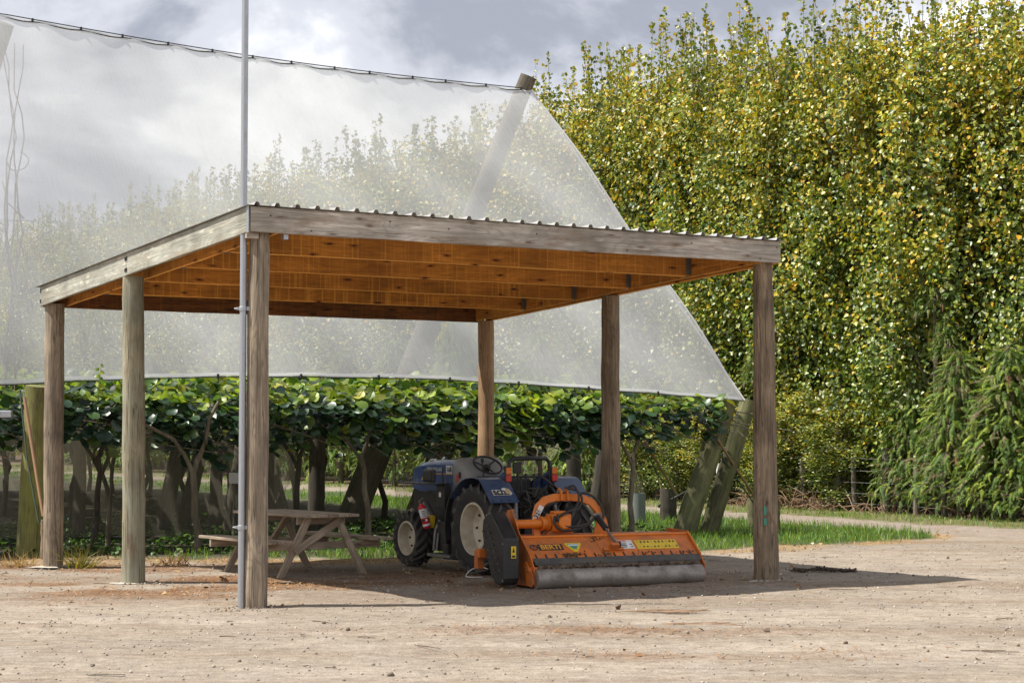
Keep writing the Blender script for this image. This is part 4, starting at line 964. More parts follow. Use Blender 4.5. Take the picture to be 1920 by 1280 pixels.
def board(name, p, q, th, ht, mat, up=(0, 0, 1)):
    """board with its own x axis along its length, so the grain runs along it"""
    p, q = Vector(p), Vector(q); L = (q - p).length
    mb = MB(); k = max(2, int(L / .5))
    for i in range(k + 1):
        x = L * i / k; j = [random.gauss(0, .0025) for _ in range(4)]
        mb.v += [(x, -th / 2, -ht / 2 + j[0]), (x, th / 2, -ht / 2 + j[1]), (x, th / 2, ht / 2 + j[2]), (x, -th / 2, ht / 2 + j[3])]
    for i in range(k): mb.f += [(4 * i + a, 4 * i + (a + 1) % 4, 4 * i + 4 + (a + 1) % 4, 4 * i + 4 + a) for a in range(4)]
    mb.f += [(3, 2, 1, 0), (4 * k, 4 * k + 1, 4 * k + 2, 4 * k + 3)]
    o = mb.build(name, M[mat], shed, bevel=.011 if mat == 'purlin' else .005)
    d = (q - p).normalized(); s = Vector(up).cross(d).normalized(); u = d.cross(s)
    o.matrix_local = Matrix.Translation(p) @ Matrix((d, s, u)).transposed().to_4x4(); return o
h2 = HB / 2
FL = -.175
board('front_fascia', (-.165, FL, zb(FL) + h2), (6.61, FL, zb(FL) + h2), .045, HB, 'fascia')
board('side_fascia', (-.16, FL + .03, zb(FL) + h2 - .002), (-.16, 3.36, zb(3.36) + h2), .045, HB, 'fascia_green')
board('side_fascia', (-.16, 3.365, zb(3.365) + h2), (-.16, 6.64, zb(6.64) + h2), .045, HB, 'fascia_green')
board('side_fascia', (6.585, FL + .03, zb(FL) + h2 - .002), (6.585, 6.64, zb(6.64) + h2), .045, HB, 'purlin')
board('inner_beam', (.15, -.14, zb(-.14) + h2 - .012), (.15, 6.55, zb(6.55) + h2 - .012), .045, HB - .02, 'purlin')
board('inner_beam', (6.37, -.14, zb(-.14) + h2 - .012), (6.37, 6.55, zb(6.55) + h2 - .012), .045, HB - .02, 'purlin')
board('rear_fascia', (-.135, 6.66, zb(6.66) + h2 - .01), (6.56, 6.66, zb(6.66) + h2 - .01), .045, HB, 'purlin_dark')
for i in range(4):
    y = 1.27 + 1.3 * i
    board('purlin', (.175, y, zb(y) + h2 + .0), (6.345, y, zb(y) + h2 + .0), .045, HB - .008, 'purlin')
    for x in (.178, 6.342):
        s_ = 1 if x < 1 else -1
        hb = MB().box((s_ * .028, -.026, 0), (.055, .004, .20)).box((s_ * .001, -.02, 0), (.003, .085, .20)).box((s_ * .028, 0, -.13), (.055, .056, .004))
        hb.build('joist_hanger', M['steel'], shed, loc=(x, y, zb(y) + h2))
hb = MB().box((0, 0, 0), (.05, .05, .05)); hb.build('bracket', M['galv'], shed, loc=(.24, -.13, zb(0) - .02))
MB().box((0, 0, 0), (.13, .05, .06)).build('packer', M['fascia'], shed, bevel=.004, loc=(-.11, -.10, zb(0) - .02))
plate('end_strip', (-.19, FL - .0, zb(FL) + h2), (0, 1, 0), (0, 0, 1), .05, HB + .02, M['galv'], shed, .004)
for y in (3.34, 3.39, 6.60):
    for dz in (.06, .19):
        MB().box((0, 0, 0), (.012, .02, .045)).build('nail_plate', M['blackm'], shed, loc=(-.186, y, zb(y) + dz))
for x, dz in ((.05, .18), (.5, .05), (1.4, .2), (2.1, .16), (3.2, .17), (4.4, .05), (5.3, .18), (6.3, .05), (6.55, .19)):
    MB().box((0, 0, 0), (.014, .006, .014)).build('nail', M['blackm'], shed, loc=(x, FL - .024, zb(0) + dz))
# roof sheets with trapezoid ribs running front to back
PIT = .222; W_ = PIT * 4; x0 = -.215
for i in range(8):
    prof = []
    xs = x0 + W_ * i + .0
    for k in range(4):
        b = k * PIT
        prof += [(b + 0, 0), (b + .07, 0), (b + .088, .034), (b + .118, .034), (b + .136, 0)]
    prof += [(W_ + .004, 0)]
    if i == 7: prof = [(min(a, 6.68 - xs), z) for a, z in prof if a <= 6.69 - xs]
    ya, yb = FL - .06, 6.78
    g = MB(); g.strip(prof, (xs, ya, zb(ya) + HB + .005 + .0006 * (i % 2)), (1, 0, 0), (0, 0, 1), (0, yb - ya, SL * (yb - ya)), .002)
    g.build('roof_sheet', M['roof'], shed)
# concrete collars in the ground
for x, y, r in ((0, 0, .0), (-.02, 3.46, .20), (0, SY, .20), (SX, 0, .25)):
    if not r: continue
    mb = MB(); n = 34
    mb.v = [(0, 0, .030)] + [(r * random.uniform(.4, 1.5) * math.cos(6.283 * k / n) * 1.25, r * random.uniform(.6, 1.35) * math.sin(6.283 * k / n), .012) for k in range(n)]
    mb.f = [(0, 1 + k, 1 + (k + 1) % n) for k in range(n)]; o = mb.build('footing', M['concrete'], shed, loc=(x, y, 0))
plate('paint_mark', (SX - .105, -.118, .83), (1, -.55, 0), (0, 0, 1), .03, .10, M['green_ink'], shed, .004)
plate('paint_mark', (SX - .105, -.120, .70), (1, -.55, 0), (0, 0, 1), .035, .08, M['green_ink'], shed, .004)

# steel pole clamped to the front corner post
pb = gp(452, 1139)
pole = empty('steel_pole', pb, label='tall galvanised steel pole clamped to the front corner post', cat='pole')
MB().tube([(0, 0, -.1), (.0, 0, 4), (0, 0, 7.4)], .034, 20).build('shaft', M['galv'], pole, 40)
for z in (.80, 2.99):
    c = MB(); c.lathe([(.036, -.022), (.042, -.022), (.042, .022), (.036, .022)], (0, 0, z), (0, 0, 1), 18, True)
    c.box((.07, 0, z), (.07, .03, .04)).box((-.055, 0, z), (.03, .02, .025))
    c.tube([(-.09, 0, z), (-.05, 0, z)], .008, 6); c.tube([(.05, -.025, z), (.05, .025, z)], .012, 6)
    c.build('clamp', M['galv'], pole, 40, .003)

# ------------------------------------------------------------------ picnic table
tb_o = Vector((-2.72, 23.62, 0)); TA = math.radians(37)
tab = empty('picnic_table', tb_o, TA, label='grey weathered timber picnic table with attached benches', cat='picnic table')
def tboard(name, p, q, wd, ht, up=(0, 0, 1)):
    p, q = Vector(p), Vector(q); L = (q - p).length
    mb = MB().box((L / 2, 0, 0), (L, wd, ht)); o = mb.build(name, M['table'], tab, bevel=.006)
    d = (q - p).normalized(); u0 = Vector(up); s = u0.cross(d).normalized(); u = d.cross(s)
    o.matrix_local = Matrix.Translation(p) @ Matrix((d, s, u)).transposed().to_4x4(); return o
TL = .92
for i in range(5): tboard('top_plank', (-.30 + .15 * i, -TL + random.uniform(-.01, .01), .735), (-.30 + .15 * i, TL, .735), .142, .036)
for sx in (-1, 1):
    for i in range(3): tboard('bench_plank', (sx * (.62 + .10 * i), -TL + random.uniform(-.01, .01), .435), (sx * (.62 + .10 * i), TL, .435), .092, .036)
for sy in (-1, 1):
    y = sy * .62
    tboard('top_rail', (-.34, y, .67), (.34, y, .67), .042, .09)
    tboard('bench_rail', (-.86, y, .365), (.86, y, .365), .042, .09)
    for sx in (-1, 1):
        tboard('leg', (sx * .60, y - sy * -.045, -.02), (sx * .20, y - sy * -.045, .715), .09, .042, (0, 1, 0))
    tboard('brace', (-.42, y + sy * .085, .30), (.27, y + sy * .085, .70), .09, .036, (0, 1, 0)) if sy < 0 else tboard('brace', (0, y, .33), (0, y - .45, .71), .09, .042)

# ------------------------------------------------------------------ tractor
TO = Vector((.115, 23.5, 0)); TR = math.radians(30)
tr = empty('tractor', TO, TR, label='small dark blue orchard tractor parked under the shed with its seat towards us', cat='tractor')
def loft(secs, close=True):
    mb = MB(); n = len(secs[0])
    for s in secs: mb.v += [tuple(p) for p in s]
    for i in range(len(secs) - 1): mb.f += [(i * n + k, i * n + (k + 1) % n, (i + 1) * n + (k + 1) % n, (i + 1) * n + k) for k in range(n)]
    if close: mb.f += [tuple(range(n))[::-1], tuple((len(secs) - 1) * n + k for k in range(n))]
    return mb
def hood_sec(y, hw, z0, zt, r):
    P = [(-hw, y, z0)]
    for k in range(7):
        a = PI - k * PI / 12; P.append((-hw + r + r * math.cos(a), y, zt - r * .8 + r * .8 * math.sin(a)))
    for k in range(7):
        a = PI / 2 - k * PI / 12; P.append((hw - r + r * math.cos(a), y, zt - r * .8 + r * .8 * math.sin(a)))
    P.append((hw, y, z0)); return P
bon = loft([hood_sec(1.20, .31, .93, 1.395, .10), hood_sec(1.8, .305, .95, 1.385, .10), hood_sec(2.2, .30, .97, 1.35, .10), hood_sec(2.40, .285, 1.0, 1.30, .10), hood_sec(2.50, .25, 1.03, 1.22, .1)]).build('bonnet', M['blue'], tr, 35)
XL, UPZ = (0, -1, 0), (0, 0, 1)
write('NEW HOLLAND', .072, (-.312, 1.95, 1.262), XL, UPZ, M['silver_ink'], bon, sx=.86, bold=.0015)
MB().box((-.308, 1.50, 1.205), (.006, .56, .012)).build('stripe', M['orange_ink'], bon)
write('TN', .05, (-.311, 1.48, 1.09), XL, UPZ, M['silver_ink'], bon)
lf_ = plate('number_plate', (-.313, 1.32, 1.265), XL, UPZ, .17, .105, M['white'], bon); write('168', .095, (-.318, 1.32, 1.263), XL, UPZ, M['ink'], lf_, align='CENTER', bold=.002)
stx = plate('sticker', (-.225, 1.98, 1.365), (0, -1, 0), (.75, 0, .65), .17, .09, M['white'], bon)
write('sch', .08, (-.228, 1.98, 1.37), (0, -1, 0), (.75, 0, .65), M['ink'], stx, align='CENTER')
plate('emblem', (-.312, 2.05, 1.14), XL, UPZ, .1, .05, M['yellow'], bon, poly=[(-.06, -.03), (.02, -.01), (.06, .03), (-.02, .03)])
MB().box((0, 2.47, .83), (.46, .06, .50)).build('grille', M['blackm'], tr, bevel=.02)
loft([[(-.25, 1.2, .45), (.25, 1.2, .45), (.27, 1.2, .96), (-.27, 1.2, .96)], [(-.22, 2.44, .50), (.22, 2.44, .50), (.25, 2.44, 1.0), (-.25, 2.44, 1.0)]]).build('engine', M['blackm'], tr)
MB().box((0, .75, .50), (.38, .95, .36)).box((0, .05, .58), (.36, .6, .42)).box((0, 1.85, .42), (.3, .25, .2)).build('gear_housing', M['blackm'], tr, bevel=.03)
loft([hood_sec(1.195, .325, .90, 1.415, .13), hood_sec(1.05, .33, .90, 1.425, .13), hood_sec(.92, .31, .95, 1.36, .12), hood_sec(.80, .27, 1.0, 1.22, .10)]).build('cowl', M['cowl'], tr, 35)
plate('badge', (-.332, 1.06, 1.16), XL, (0, -.1, 1), .06, .09, M['red_ink'], tr); plate('badge', (-.335, 1.0, 1.20), XL, UPZ, .035, .08, M['ink'], tr)
# steering wheel
sw = empty('steering_wheel', (-.03, .80, 1.33)); sw.parent = tr; sw.rotation_euler = (math.radians(34), 0, 0)
MB().lathe([(.19 + .014 * math.cos(a), .014 * math.sin(a)) for a in np.linspace(0, 2 * PI, 9)[:-1]], (0, 0, 0), (0, 0, 1), 32, True).build('wheel_rim', M['black'], sw, 60)
h_ = MB().lathe([(0, .02), (.045, .015), (.05, -.02), (.03, -.22), (0, -.3)], (0, 0, -.03), (0, 0, 1), 14)
for k in range(3): h_.tube([(0, 0, -.035), (.185 * math.cos(k * 2.09 + .6), .185 * math.sin(k * 2.09 + .6), 0)], .011, 6)
h_.build('hub', M['black'], sw, 60)
MB().box((-.02, .72, 1.12), (.36, .22, .14)).box((.0, .80, 1.03), (.5, .25, .14)).box((.1, .62, 1.0), (.1, .1, .25)).build('dash', M['black'], tr, bevel=.025)
for x, y, z, dx in ((-.19, .66, 1.38, -.03), (.12, .62, 1.28, .03)):
    l = MB().tube([(x - dx, y, z - .3), (x, y, z)], .009, 6); l.lathe([(0, .045), (.02, .03), (.022, 0), (.012, -.02)], (x, y, z), (0, 0, 1), 10); l.build('lever', M['black'], tr, 50)
s_ = MB().box((0, .30, .83), (.42, .40, .09)); s_.build('seat', M['black'], tr, bevel=.03)
MB().box((0, .10, 1.02), (.40, .09, .32), Matrix.Rotation(-.15, 3, 'X')).build('backrest', M['black'], tr, bevel=.035)
hp = [(-.30, -.2, .75), (-.30, -.2, 1.30), (-.285, -.2, 1.38), (-.24, -.2, 1.425), (0, -.2, 1.43), (.24, -.2, 1.425), (.285, -.2, 1.38), (.30, -.2, 1.30), (.30, -.2, .75)]
MB().tube(hp, .027, 10).build('roll_hoop', M['black'], tr, 50)
MB().tube([(-.28, -.2, 1.20), (.28, -.2, 1.20)], .014, 6).tube([(.30, -.18, 1.24), (.48, -.05, 1.24), (.50, -.05, 1.12), (.50, -.05, 1.0)], .016, 6).tube([(-.12, -.2, 1.2), (-.11, -.2, .8)], .012, 6).build('hoop_brace', M['black'], tr, 50)
MB().box((-.17, -.19, 1.31), (.12, .03, .14)).build('mesh_guard', M['blackm'], tr, bevel=.01)
for sx in (-1, 1):
    tl = MB().box((sx * .33, -.235, 1.23), (.085, .05, .18)).build('tail_light', M['black'], tr, bevel=.008)
    MB().box((sx * .33, -.264, 1.185), (.074, .016, .082)).build('red_lens', M['lamp_red'], tl, bevel=.006)
    MB().box((sx * .33, -.264, 1.275), (.074, .016, .082)).build('amber_lens', M['lamp_amber'], tl, bevel=.006)
# fenders
for sx in (-1, 1):
    prof = [(.66 * math.cos(a), .56 + .64 * math.sin(a)) for a in np.linspace(-.25, PI * .42, 12)] + [(.02, 1.195), (-.12, 1.19), (-.20, 1.175), (-.26, 1.13), (-.50, .90)]
    xa, xb = (-.715, -.315) if sx < 0 else (.315, .715)
    fd = MB().strip(prof[6:], (xa, 0, 0), (0, 1, 0), (0, 0, 1), (xb - xa, 0, 0), .008).build('fender', M['fender'], tr, 25)
    MB().strip(prof[:8], (xa - .01 if sx < 0 else xb - .06, 0, 0), (0, 1, 0), (0, 0, 1), (.07, 0, 0), -.02).build('fender_arch', M['black'], tr, 40)
    ip = [(.30, .95), (.22, 1.14), (.05, 1.18), (-.10, 1.26), (-.2, 1.26), (-.22, .9), (-.1, .7), (.2, .7)]
    MB().prism(ip, (sx * .315 - .012, 0, 0), (0, 1, 0), (0, 0, 1), (.024, 0, 0)).build('inner_panel', M['blue'], tr, bevel=.006)
    if sx < 0:
        dn = Vector((0, -.24, -.23)).normalized(); n = Vector((0, -.23, .24)).normalized(); c = Vector((-.50, -.375, 1.017)) + n * .009
        stx = plate('sticker', c, (1, 0, 0), -dn, .26, .13, M['white'], fd, poly=[(-.13, -.055), (.11, -.055), (.14, -.03), (.12, .05), (.05, .07), (-.02, .035), (-.13, .035)])
        write('sch', .135, c + n * .005 + Vector((-.125, 0, 0)), (1, 0, 0), -dn, M['ink'], stx, bold=.004)
        plate('line_of_print', c + n * .0035 - Vector((.01, 0, 0)) + dn * .045, (1, 0, 0), -dn, .2, .012, M['ink'], stx)
        plate('picture', c + n * .0035 + Vector((.085, 0, 0)) - dn * .005, (1, 0, 0), -dn, .07, .09, M['tan_ink'], stx, poly=[(-.03, -.045), (.035, -.045), (.03, 0), (.045, .03), (.0, .05), (-.03, .02)])
        for k in range(4): MB().lathe([(0, .006), (.009, .004), (.01, 0)], Vector((-.68 + .12 * k, -.48, .919)) + n * .008, n, 8).build('rivet', M['blackm'], fd)
# wheels
def wheel(name, c, R, wd, rr, nl, out, yaw=0, lab=None):
    root = empty(name, c); root.parent = tr; root.rotation_euler = (0, 0, yaw)
    h = wd / 2
    tp_ = [(rr, -h * .82), (rr + (R - rr) * .35, -h * .98), (rr + (R - rr) * .7, -h), (R - .05, -h * .93), (R - .035, -h * .6), (R - .03, 0), (R - .035, h * .6), (R - .05, h * .93), (rr + (R - rr) * .7, h), (rr + (R - rr) * .35, h * .98), (rr, h * .82)]
    ty = MB().lathe(tp_, (0, 0, 0), (1, 0, 0), 40); lg = MB()
    for s in (-1, 1):
        for k in range(nl):
            a0 = 2 * PI * (k + (.5 if s > 0 else 0)) / nl; V = []
            for x, da, rad, hh in ((s * .012, 0, R - .034, .034), (s * h * .55, .20, R - .04, .036), (s * h * .99, .40, R - .055, .034), (s * h * 1.0, .47, R - .10, .03)):
                a = a0 + da
                for wv in (-.5, .5):
                    b = a + wv * (.055 / R) * 1.0
                    for rad2 in (rad, rad + hh): V.append((x, rad2 * math.cos(b), rad2 * math.sin(b)))
            Fs = []
            for i in range(3):
                o = 4 * i; Fs += [(o + 1, o + 3, o + 7, o + 5), (o, o + 1, o + 5, o + 4), (o + 2, o + 3, o + 7, o + 6)]
            Fs += [(0, 1, 3, 2), (12, 13, 15, 14)]; lg.add(V, Fs)
    o_ = ty.build('tyre', M['tyre'], root, 35); lg.build('tread', M['lug'], o_, 35)
    rim = MB().lathe([(rr + .012, h * .86), (rr + .008, h * .93), (rr - .012, h * .93), (rr - .022, h * .75), (rr - .035, h * .45), (rr - .038, -h * .05), (rr - .07, -h * .22), (rr * .55, -h * .3), (rr * .40, -h * .2), (rr * .36, h * .05), (rr * .2, h * .08), (0, h * .08)], (0, 0, 0), (out, 0, 0), 40)
    rim.lathe([(rr + .01, -h * .86), (rr - .02, -h * .9), (rr - .04, -h * .4)], (0, 0, 0), (out, 0, 0), 32)
    ro = rim.build('rim', M['cream'], root, 40)
    for k in range(8):
        a = 2 * PI * k / 8; p = Vector((-out * h * .24, rr * .70 * math.cos(a), rr * .70 * math.sin(a)))
        MB().lathe([(0, .024), (.014, .022), (.016, 0)], p, (out, 0, 0), 6).build('wheel_bolt', M['blackm'], root)
    return root
for sx in (-1, 1):
    wheel('rear_wheel', (sx * .54, 0, .565), .565, .33, .315, 17, sx)
    wheel('front_wheel', (sx * .575, 1.80, .365), .365, .27, .215, 15, sx, math.radians(3))
MB().tube([(-.5, 1.8, .37), (.5, 1.8, .37)], .06, 10).box((0, 1.8, .42), (.2, .25, .2)).tube([(-.5, 0, .565), (.5, 0, .565)], .09, 12).build('axles', M['blackm'], tr, 50)
# left side clutter: shelf, mirror, air pipe, step, boxes
MB().box((-.56, 1.56, 1.085), (.22, 1.02, .022)).build('side_shelf', M['black'], tr, bevel=.006)
mr = MB().box((-.60, 1.33, 1.19), (.05, .30, .17)).build('mirror', M['black'], tr, bevel=.03)
MB().box((-.632, 1.33, 1.19), (.01, .25, .12)).build('mirror_glass', M['ink'], mr, bevel=.02)
MB().tube([(-.52, 1.12, 1.30), (-.52, 1.10, .98)], .013, 6).box((-.50, 1.12, .92), (.10, .22, .30)).box((-.48, 1.32, .98), (.08, .5, .025)).box((-.44, .82, .88), (.1, .18, .24)).build('mounting_frame', M['blackm'], tr, bevel=.008)
MB().box((-.555, 1.12, .95), (.006, .05, .06)).build('tag', M['white'], tr)
MB().tube([(-.47, 1.68, .80), (-.50, 1.56, .74), (-.52, 1.36, .62)], [.055, .052, .05], 14).build('air_pipe', M['steel'], tr, 50)
MB().box((-.47, 1.02, .42), (.24, .26, .38)).box((-.50, .70, .36), (.14, .20, .44)).box((-.52, .88, .24), (.18, .14, .2)).build('battery_box', M['blackm'], tr, bevel=.015)
MB().box((-.56, .92, .185), (.26, .62, .04)).build('step', M['steel'], tr, bevel=.008)
MB().tube([(-.62, 1.16, .24), (-.60, 1.15, .5), (-.55, 1.13, .62)], .022, 8).tube([(-.62, 1.08, .24), (-.60, 1.07, .46)], .018, 8).build('step_bracket', M['steel'], tr, 50)
MB().box((-.585, 1.30, .60), (.07, .075, .16), Matrix.Rotation(.25, 3, 'X')).build('yellow_bracket', M['yellow'], tr, bevel=.01)
# rear: valve block, levers, linkage, hoses
MB().box((.02, -.12, .92), (.42, .16, .22)).box((.1, -.24, 1.0), (.24, .12, .12)).box((-.12, -.24, .80), (.16, .14, .2)).box((.2, -.24, .78), (.14, .1, .2)).box((0, -.26, .55), (.3, .16, .3)).build('valve_block', M['blackm'], tr, bevel=.012)
hs = MB()
for k in range(16):
    x = random.uniform(-.24, .28); z = random.uniform(.82, 1.12)
    hs.tube([(x, -.28, z), (x + random.gauss(0, .06), -.40, z + random.uniform(0, .1)), (x + random.gauss(.04, .1), -.42, z - random.uniform(.02, .15)), (x + random.gauss(.05, .12), -.34, z - random.uniform(.1, .3))], random.uniform(.009, .015), 6)
hs.build('hydraulic_hoses', M['hose'], tr, 60)
for x in (-.10, .02, .14, .21): 
    l = MB().tube([(x, -.1, 1.0), (x + .01, -.06, 1.2)], .008, 6); l.lathe([(0, .03), (.018, .02), (.018, -.01), (.008, -.03)], (x + .01, -.06, 1.21), (0, 0, 1), 8); l.build('lever', M['black'], tr, 50)
for sx in (-1, 1):
    MB().bar((sx * .30, -.05, .42), (sx * .40, -.80, .38), .03, .07).build('lower_link', M['steel'], tr, bevel=.006)
    MB().tube([(sx * .27, -.30, .95), (sx * .36, -.48, .44)], .026, 8).tube([(sx * .275, -.32, .90), (sx * .33, -.42, .62)], .04, 8).build('lift_rod', M['steel'], tr, 50)
MB().tube([(0, -.3, .78), (.06, -.9, .95)], .024, 8).tube([(.02, -.5, .84), (.045, -.75, .91)], .034, 8).build('top_link', M['steel'], tr, 50)

# fire extinguisher strapped to the tractor
fe = empty('fire_extinguisher', TO + Matrix.Rotation(TR, 3, 'Z') @ Vector((-.66, 1.26, .52)), label='red fire extinguisher strapped at a slant to the side of the tractor', cat='fire extinguisher')
fe.rotation_euler = (0, math.radians(-16), TR * .2)
MB().lathe([(0, 0), (.042, 0), (.05, .012), (.05, .26), (.044, .29), (.022, .31), (.02, .33), (0, .33)], (0, 0, 0), (0, 0, 1), 24).build('body', M['red'], fe, 50)
MB().lathe([(.0505, .14), (.0515, .14), (.0515, .255), (.0505, .255)], (0, 0, 0), (0, 0, 1), 24, True).build('label_upper', M['white'], fe, 50)
lb = MB().lathe([(.0505, .03), (.0515, .03), (.0515, .06), (.0505, .06)], (0, 0, 0), (0, 0, 1), 24, True).build('label_lower', M['white'], fe, 50)
for k in range(4): MB().box((0, -.0525, .16 + .022 * k), (.05 - .008 * (k % 2), .002, .008)).build('line_of_print', M['ink'], fe)
MB().box((.012, -.0525, .105), (.03, .002, .03)).build('pictogram', M['white'], fe)
MB().lathe([(.02, .33), (.024, .335), (.024, .36), (.012, .365), (0, .365)], (0, 0, 0), (0, 0, 1), 12).tube([(-.02, 0, .36), (.05, 0, .385)], .008, 6).tube([(0, 0, .35), (.045, 0, .345)], .006, 6).build('valve', M['steel'], fe, 50)
MB().lathe([(.051, .10), (.0535, .10), (.0535, .12), (.051, .12)], (0, 0, 0), (0, 0, 1), 24, True).build('strap', M['black'], fe, 50)

# ------------------------------------------------------------------ orange flail mower hitched behind the tractor
A0, A1 = gp(1003, 1104), gp(1318, 1092); MR = math.atan2(A1.y - A0.y, A1.x - A0.x); ML = (A1 - A0).length
mw = empty('flail_mower', A0, MR, label='orange flail mower with a long steel roller hitched behind the tractor', cat='mower')
mw.location = A0 + Vector((-math.sin(MR), math.cos(MR), 0)) * .10
XA, XB = .0, ML + .02
prof = [(.00, .305), (.31, .545), (.80, .56), (.95, .36), (.95, .12)]
pl = MB().strip(prof, (XA, 0, 0), (0, 1, 0), (0, 0, 1), (XB - XA, 0, 0), -.008).build('hood', M['orange'], mw, 20)
sp_ = [(-.12, .05), (-.10, .22), (.0, .335), (.31, .585), (.80, .60), (.98, .38), (.96, .06), (.5, .02), (.1, .02)]
MB().prism(sp_, (XB, 0, 0), (0, 1, 0), (0, 0, 1), (.014, 0, 0)).build('side_plate', M['orange'], mw, bevel=.004)
sq = [(-.12, .03), (-.10, .24), (.0, .36), (.30, .60), (.50, .87), (.63, .85), (.80, .58), (.96, .36), (.94, .06), (.5, .02), (.1, .02)]
MB().prism(sq, (XA - .014, 0, 0), (0, 1, 0), (0, 0, 1), (.014, 0, 0)).build('side_plate', M['orange'], mw, bevel=.004)
MB().tube([(XA, .315, .555), (XB, .315, .555)], .016, 8).build('top_rail', M['orange_clean'], mw, 50)
MB().tube([(XB + .01, .0, .33), (XB + .01, .31, .58)], .012, 6).build('edge_rail', M['orange_clean'], mw, 50)
PO = Vector((0, .0, .305)); PU = Vector((0, .31, .24)).normalized(); PN = Vector((0, -.24, .31)).normalized()
def onp(x, s, n=.0): return PO + Vector((x, 0, 0)) + PU * s + PN * (n + .0015)
for k in range(17):
    x = .09 + (XB - .13) * k / 16.5
    MB().prism([(-.009, -.035), (.009, -.035), (.007, .03), (-.007, .03)], onp(x, .075), (1, 0, 0), PU, PN * .006).build('slot', M['ink'], mw)
ring = MB().lathe([(.036, 0), (.048, 0), (.048, .004), (.036, .004)], onp(.115, .225), PN, 20, True); ring.build('logo_ring', M['ink'], pl)
write('6', .07, onp(.115, .223, .003), (1, 0, 0), PU, M['ink'], pl, align='CENTER', bold=.003)
pb_ = plate('name_plate', onp(.325, .225), (1, 0, 0), PU, .31, .10, M['ink'], pl, .003)
write('BERTI', .105, onp(.325, .222, .004), (1, 0, 0), PU, M['orange_ink'], pb_, align='CENTER', sx=.98, bold=.003)
tg = plate('triangle_sticker', onp(.62, .225), (1, 0, 0), PU, 1, 1, M['yellow'], pl, .003, [(-.10, .06), (-.105, .035), (-.02, -.095), (.02, -.095), (.105, .035), (.10, .06)])
plate('sticker_face', onp(.62, .24, .003), (1, 0, 0), PU, 1, 1, M['green_ink'], tg, .002, [(-.075, .03), (-.02, -.06), (.02, -.06), (.075, .03)])
plate('sticker_band', onp(.62, .245, .005), (1, 0, 0), PU, .13, .022, M['white'], tg, .002)
ws = plate('white_sticker', onp(1.29, .235), (1, 0, 0), PU, .21, .145, M['white'], pl)
plate('sticker_band', onp(1.255, .288, .003), (1, 0, 0), PU, .13, .026, M['red_ink'], ws, .002)
write('ATTENZIONE', .020, onp(1.195, .288, .005), (1, 0, 0), PU, M['white'], ws); 
for k, (a, b, c) in enumerate(((1.25, .245, .11), (1.25, .218, .11), (1.25, .19, .09), (1.365, .235, .03), (1.365, .195, .03))): plate('line_of_print', onp(a, b, .003), (1, 0, 0), PU, c, .013, M['ink'], ws, .002)
ys = plate('yellow_sticker', onp(1.70, .225), (1, 0, 0), PU, .55, .155, M['yellow'], pl)
for k in range(11):
    a = 1.46 + .048 * k
    plate('pictogram', onp(a, .27, .003), (1, 0, 0), PU, .02 + .012 * (k % 3), .03 + .008 * (k % 2), M['ink'] if k % 4 else M['orange_ink'], ys, .002, [(-.012, -.016), (.013, -.013), (.004, .002), (.012, .016), (-.010, .014)])
    plate('pictogram', onp(a + .01, .188, .003), (1, 0, 0), PU, .03, .025, M['ink'] if k % 3 else M['orange_ink'], ys, .002, [(-.014, -.010), (.012, -.012), (.012, .008), (-.004, .012)])
M['rust'] = plain('rusty_brown_plate', (.13, .085, .06), .7, 0, .7, (.06, .045, .035), 7, .3)
# flap, skid bar, roller
MB().prism([(.018, .322), (.03, .335), (-.04, .275), (-.040, .258)], (XA + .03, -.012, .0), (0, 1, 0), (0, 0, 1), (XB - XA - .04, 0, 0)).build('clamp_strip', M['rubber'], mw, bevel=.003)
fl = MB(); n = 36
for i in range(n + 1):
    x = XA + .06 + (XB - XA - .10) * i / n; wv = .006 * math.sin(i * 1.3) + random.gauss(0, .002)
    fl.v += [(x, -.045, .262 + wv * .3), (x, -.085 + wv, .232 + wv), (x, -.088 + wv, .219 + wv), (x, -.04, .248)]
for i in range(n): fl.f += [(4 * i + a, 4 * i + (a + 1) % 4, 4 * i + 4 + (a + 1) % 4, 4 * i + 4 + a) for a in range(4)]
fl.build('rubber_flap', M['rust'], mw, 50)
MB().box((ML / 2 - .05, -.01, .215), (ML + .02, .10, .05)).build('rear_beam', M['orange'], mw, bevel=.006)
MB().tube([(-.0, -.10, .110), (.01, -.10, .110), (ML * .5, -.10, .109), (ML - .03, -.10, .110)], .110, 28).build('roller', M['roller'], mw, 40)
for x in (-.045, ML - .02): MB().prism([(-.15, .06), (-.13, .16), (.05, .30), (.12, .26), (.02, .03), (-.1, .02)], (x, 0, 0), (0, 1, 0), (0, 0, 1), (.014, 0, 0)).build('roller_bracket', M['orange'], mw, bevel=.004)
db = [];
dm = rng.random((420, 3)); DP = np.stack([XA + .1 + (XB - XA - .2) * dm[:, 0], -.06 - .04 * dm[:, 1], .205 + .03 * dm[:, 2]], -1)
T, U, N = frames(rng.normal(size=(420, 3))); o = link('grass_debris', scatter('grass_debris', QUAD_V, QUAD_F, DP, T, U, N, np.stack([rng.uniform(.01, .03, 420), rng.uniform(.02, .07, 420), np.ones(420)], -1), M['litter'], np.array([[.10, .07, .045], [.16, .11, .06], [.06, .045, .03]])[rng.choice(3, 420)]), mw); o['kind'] = 'stuff'
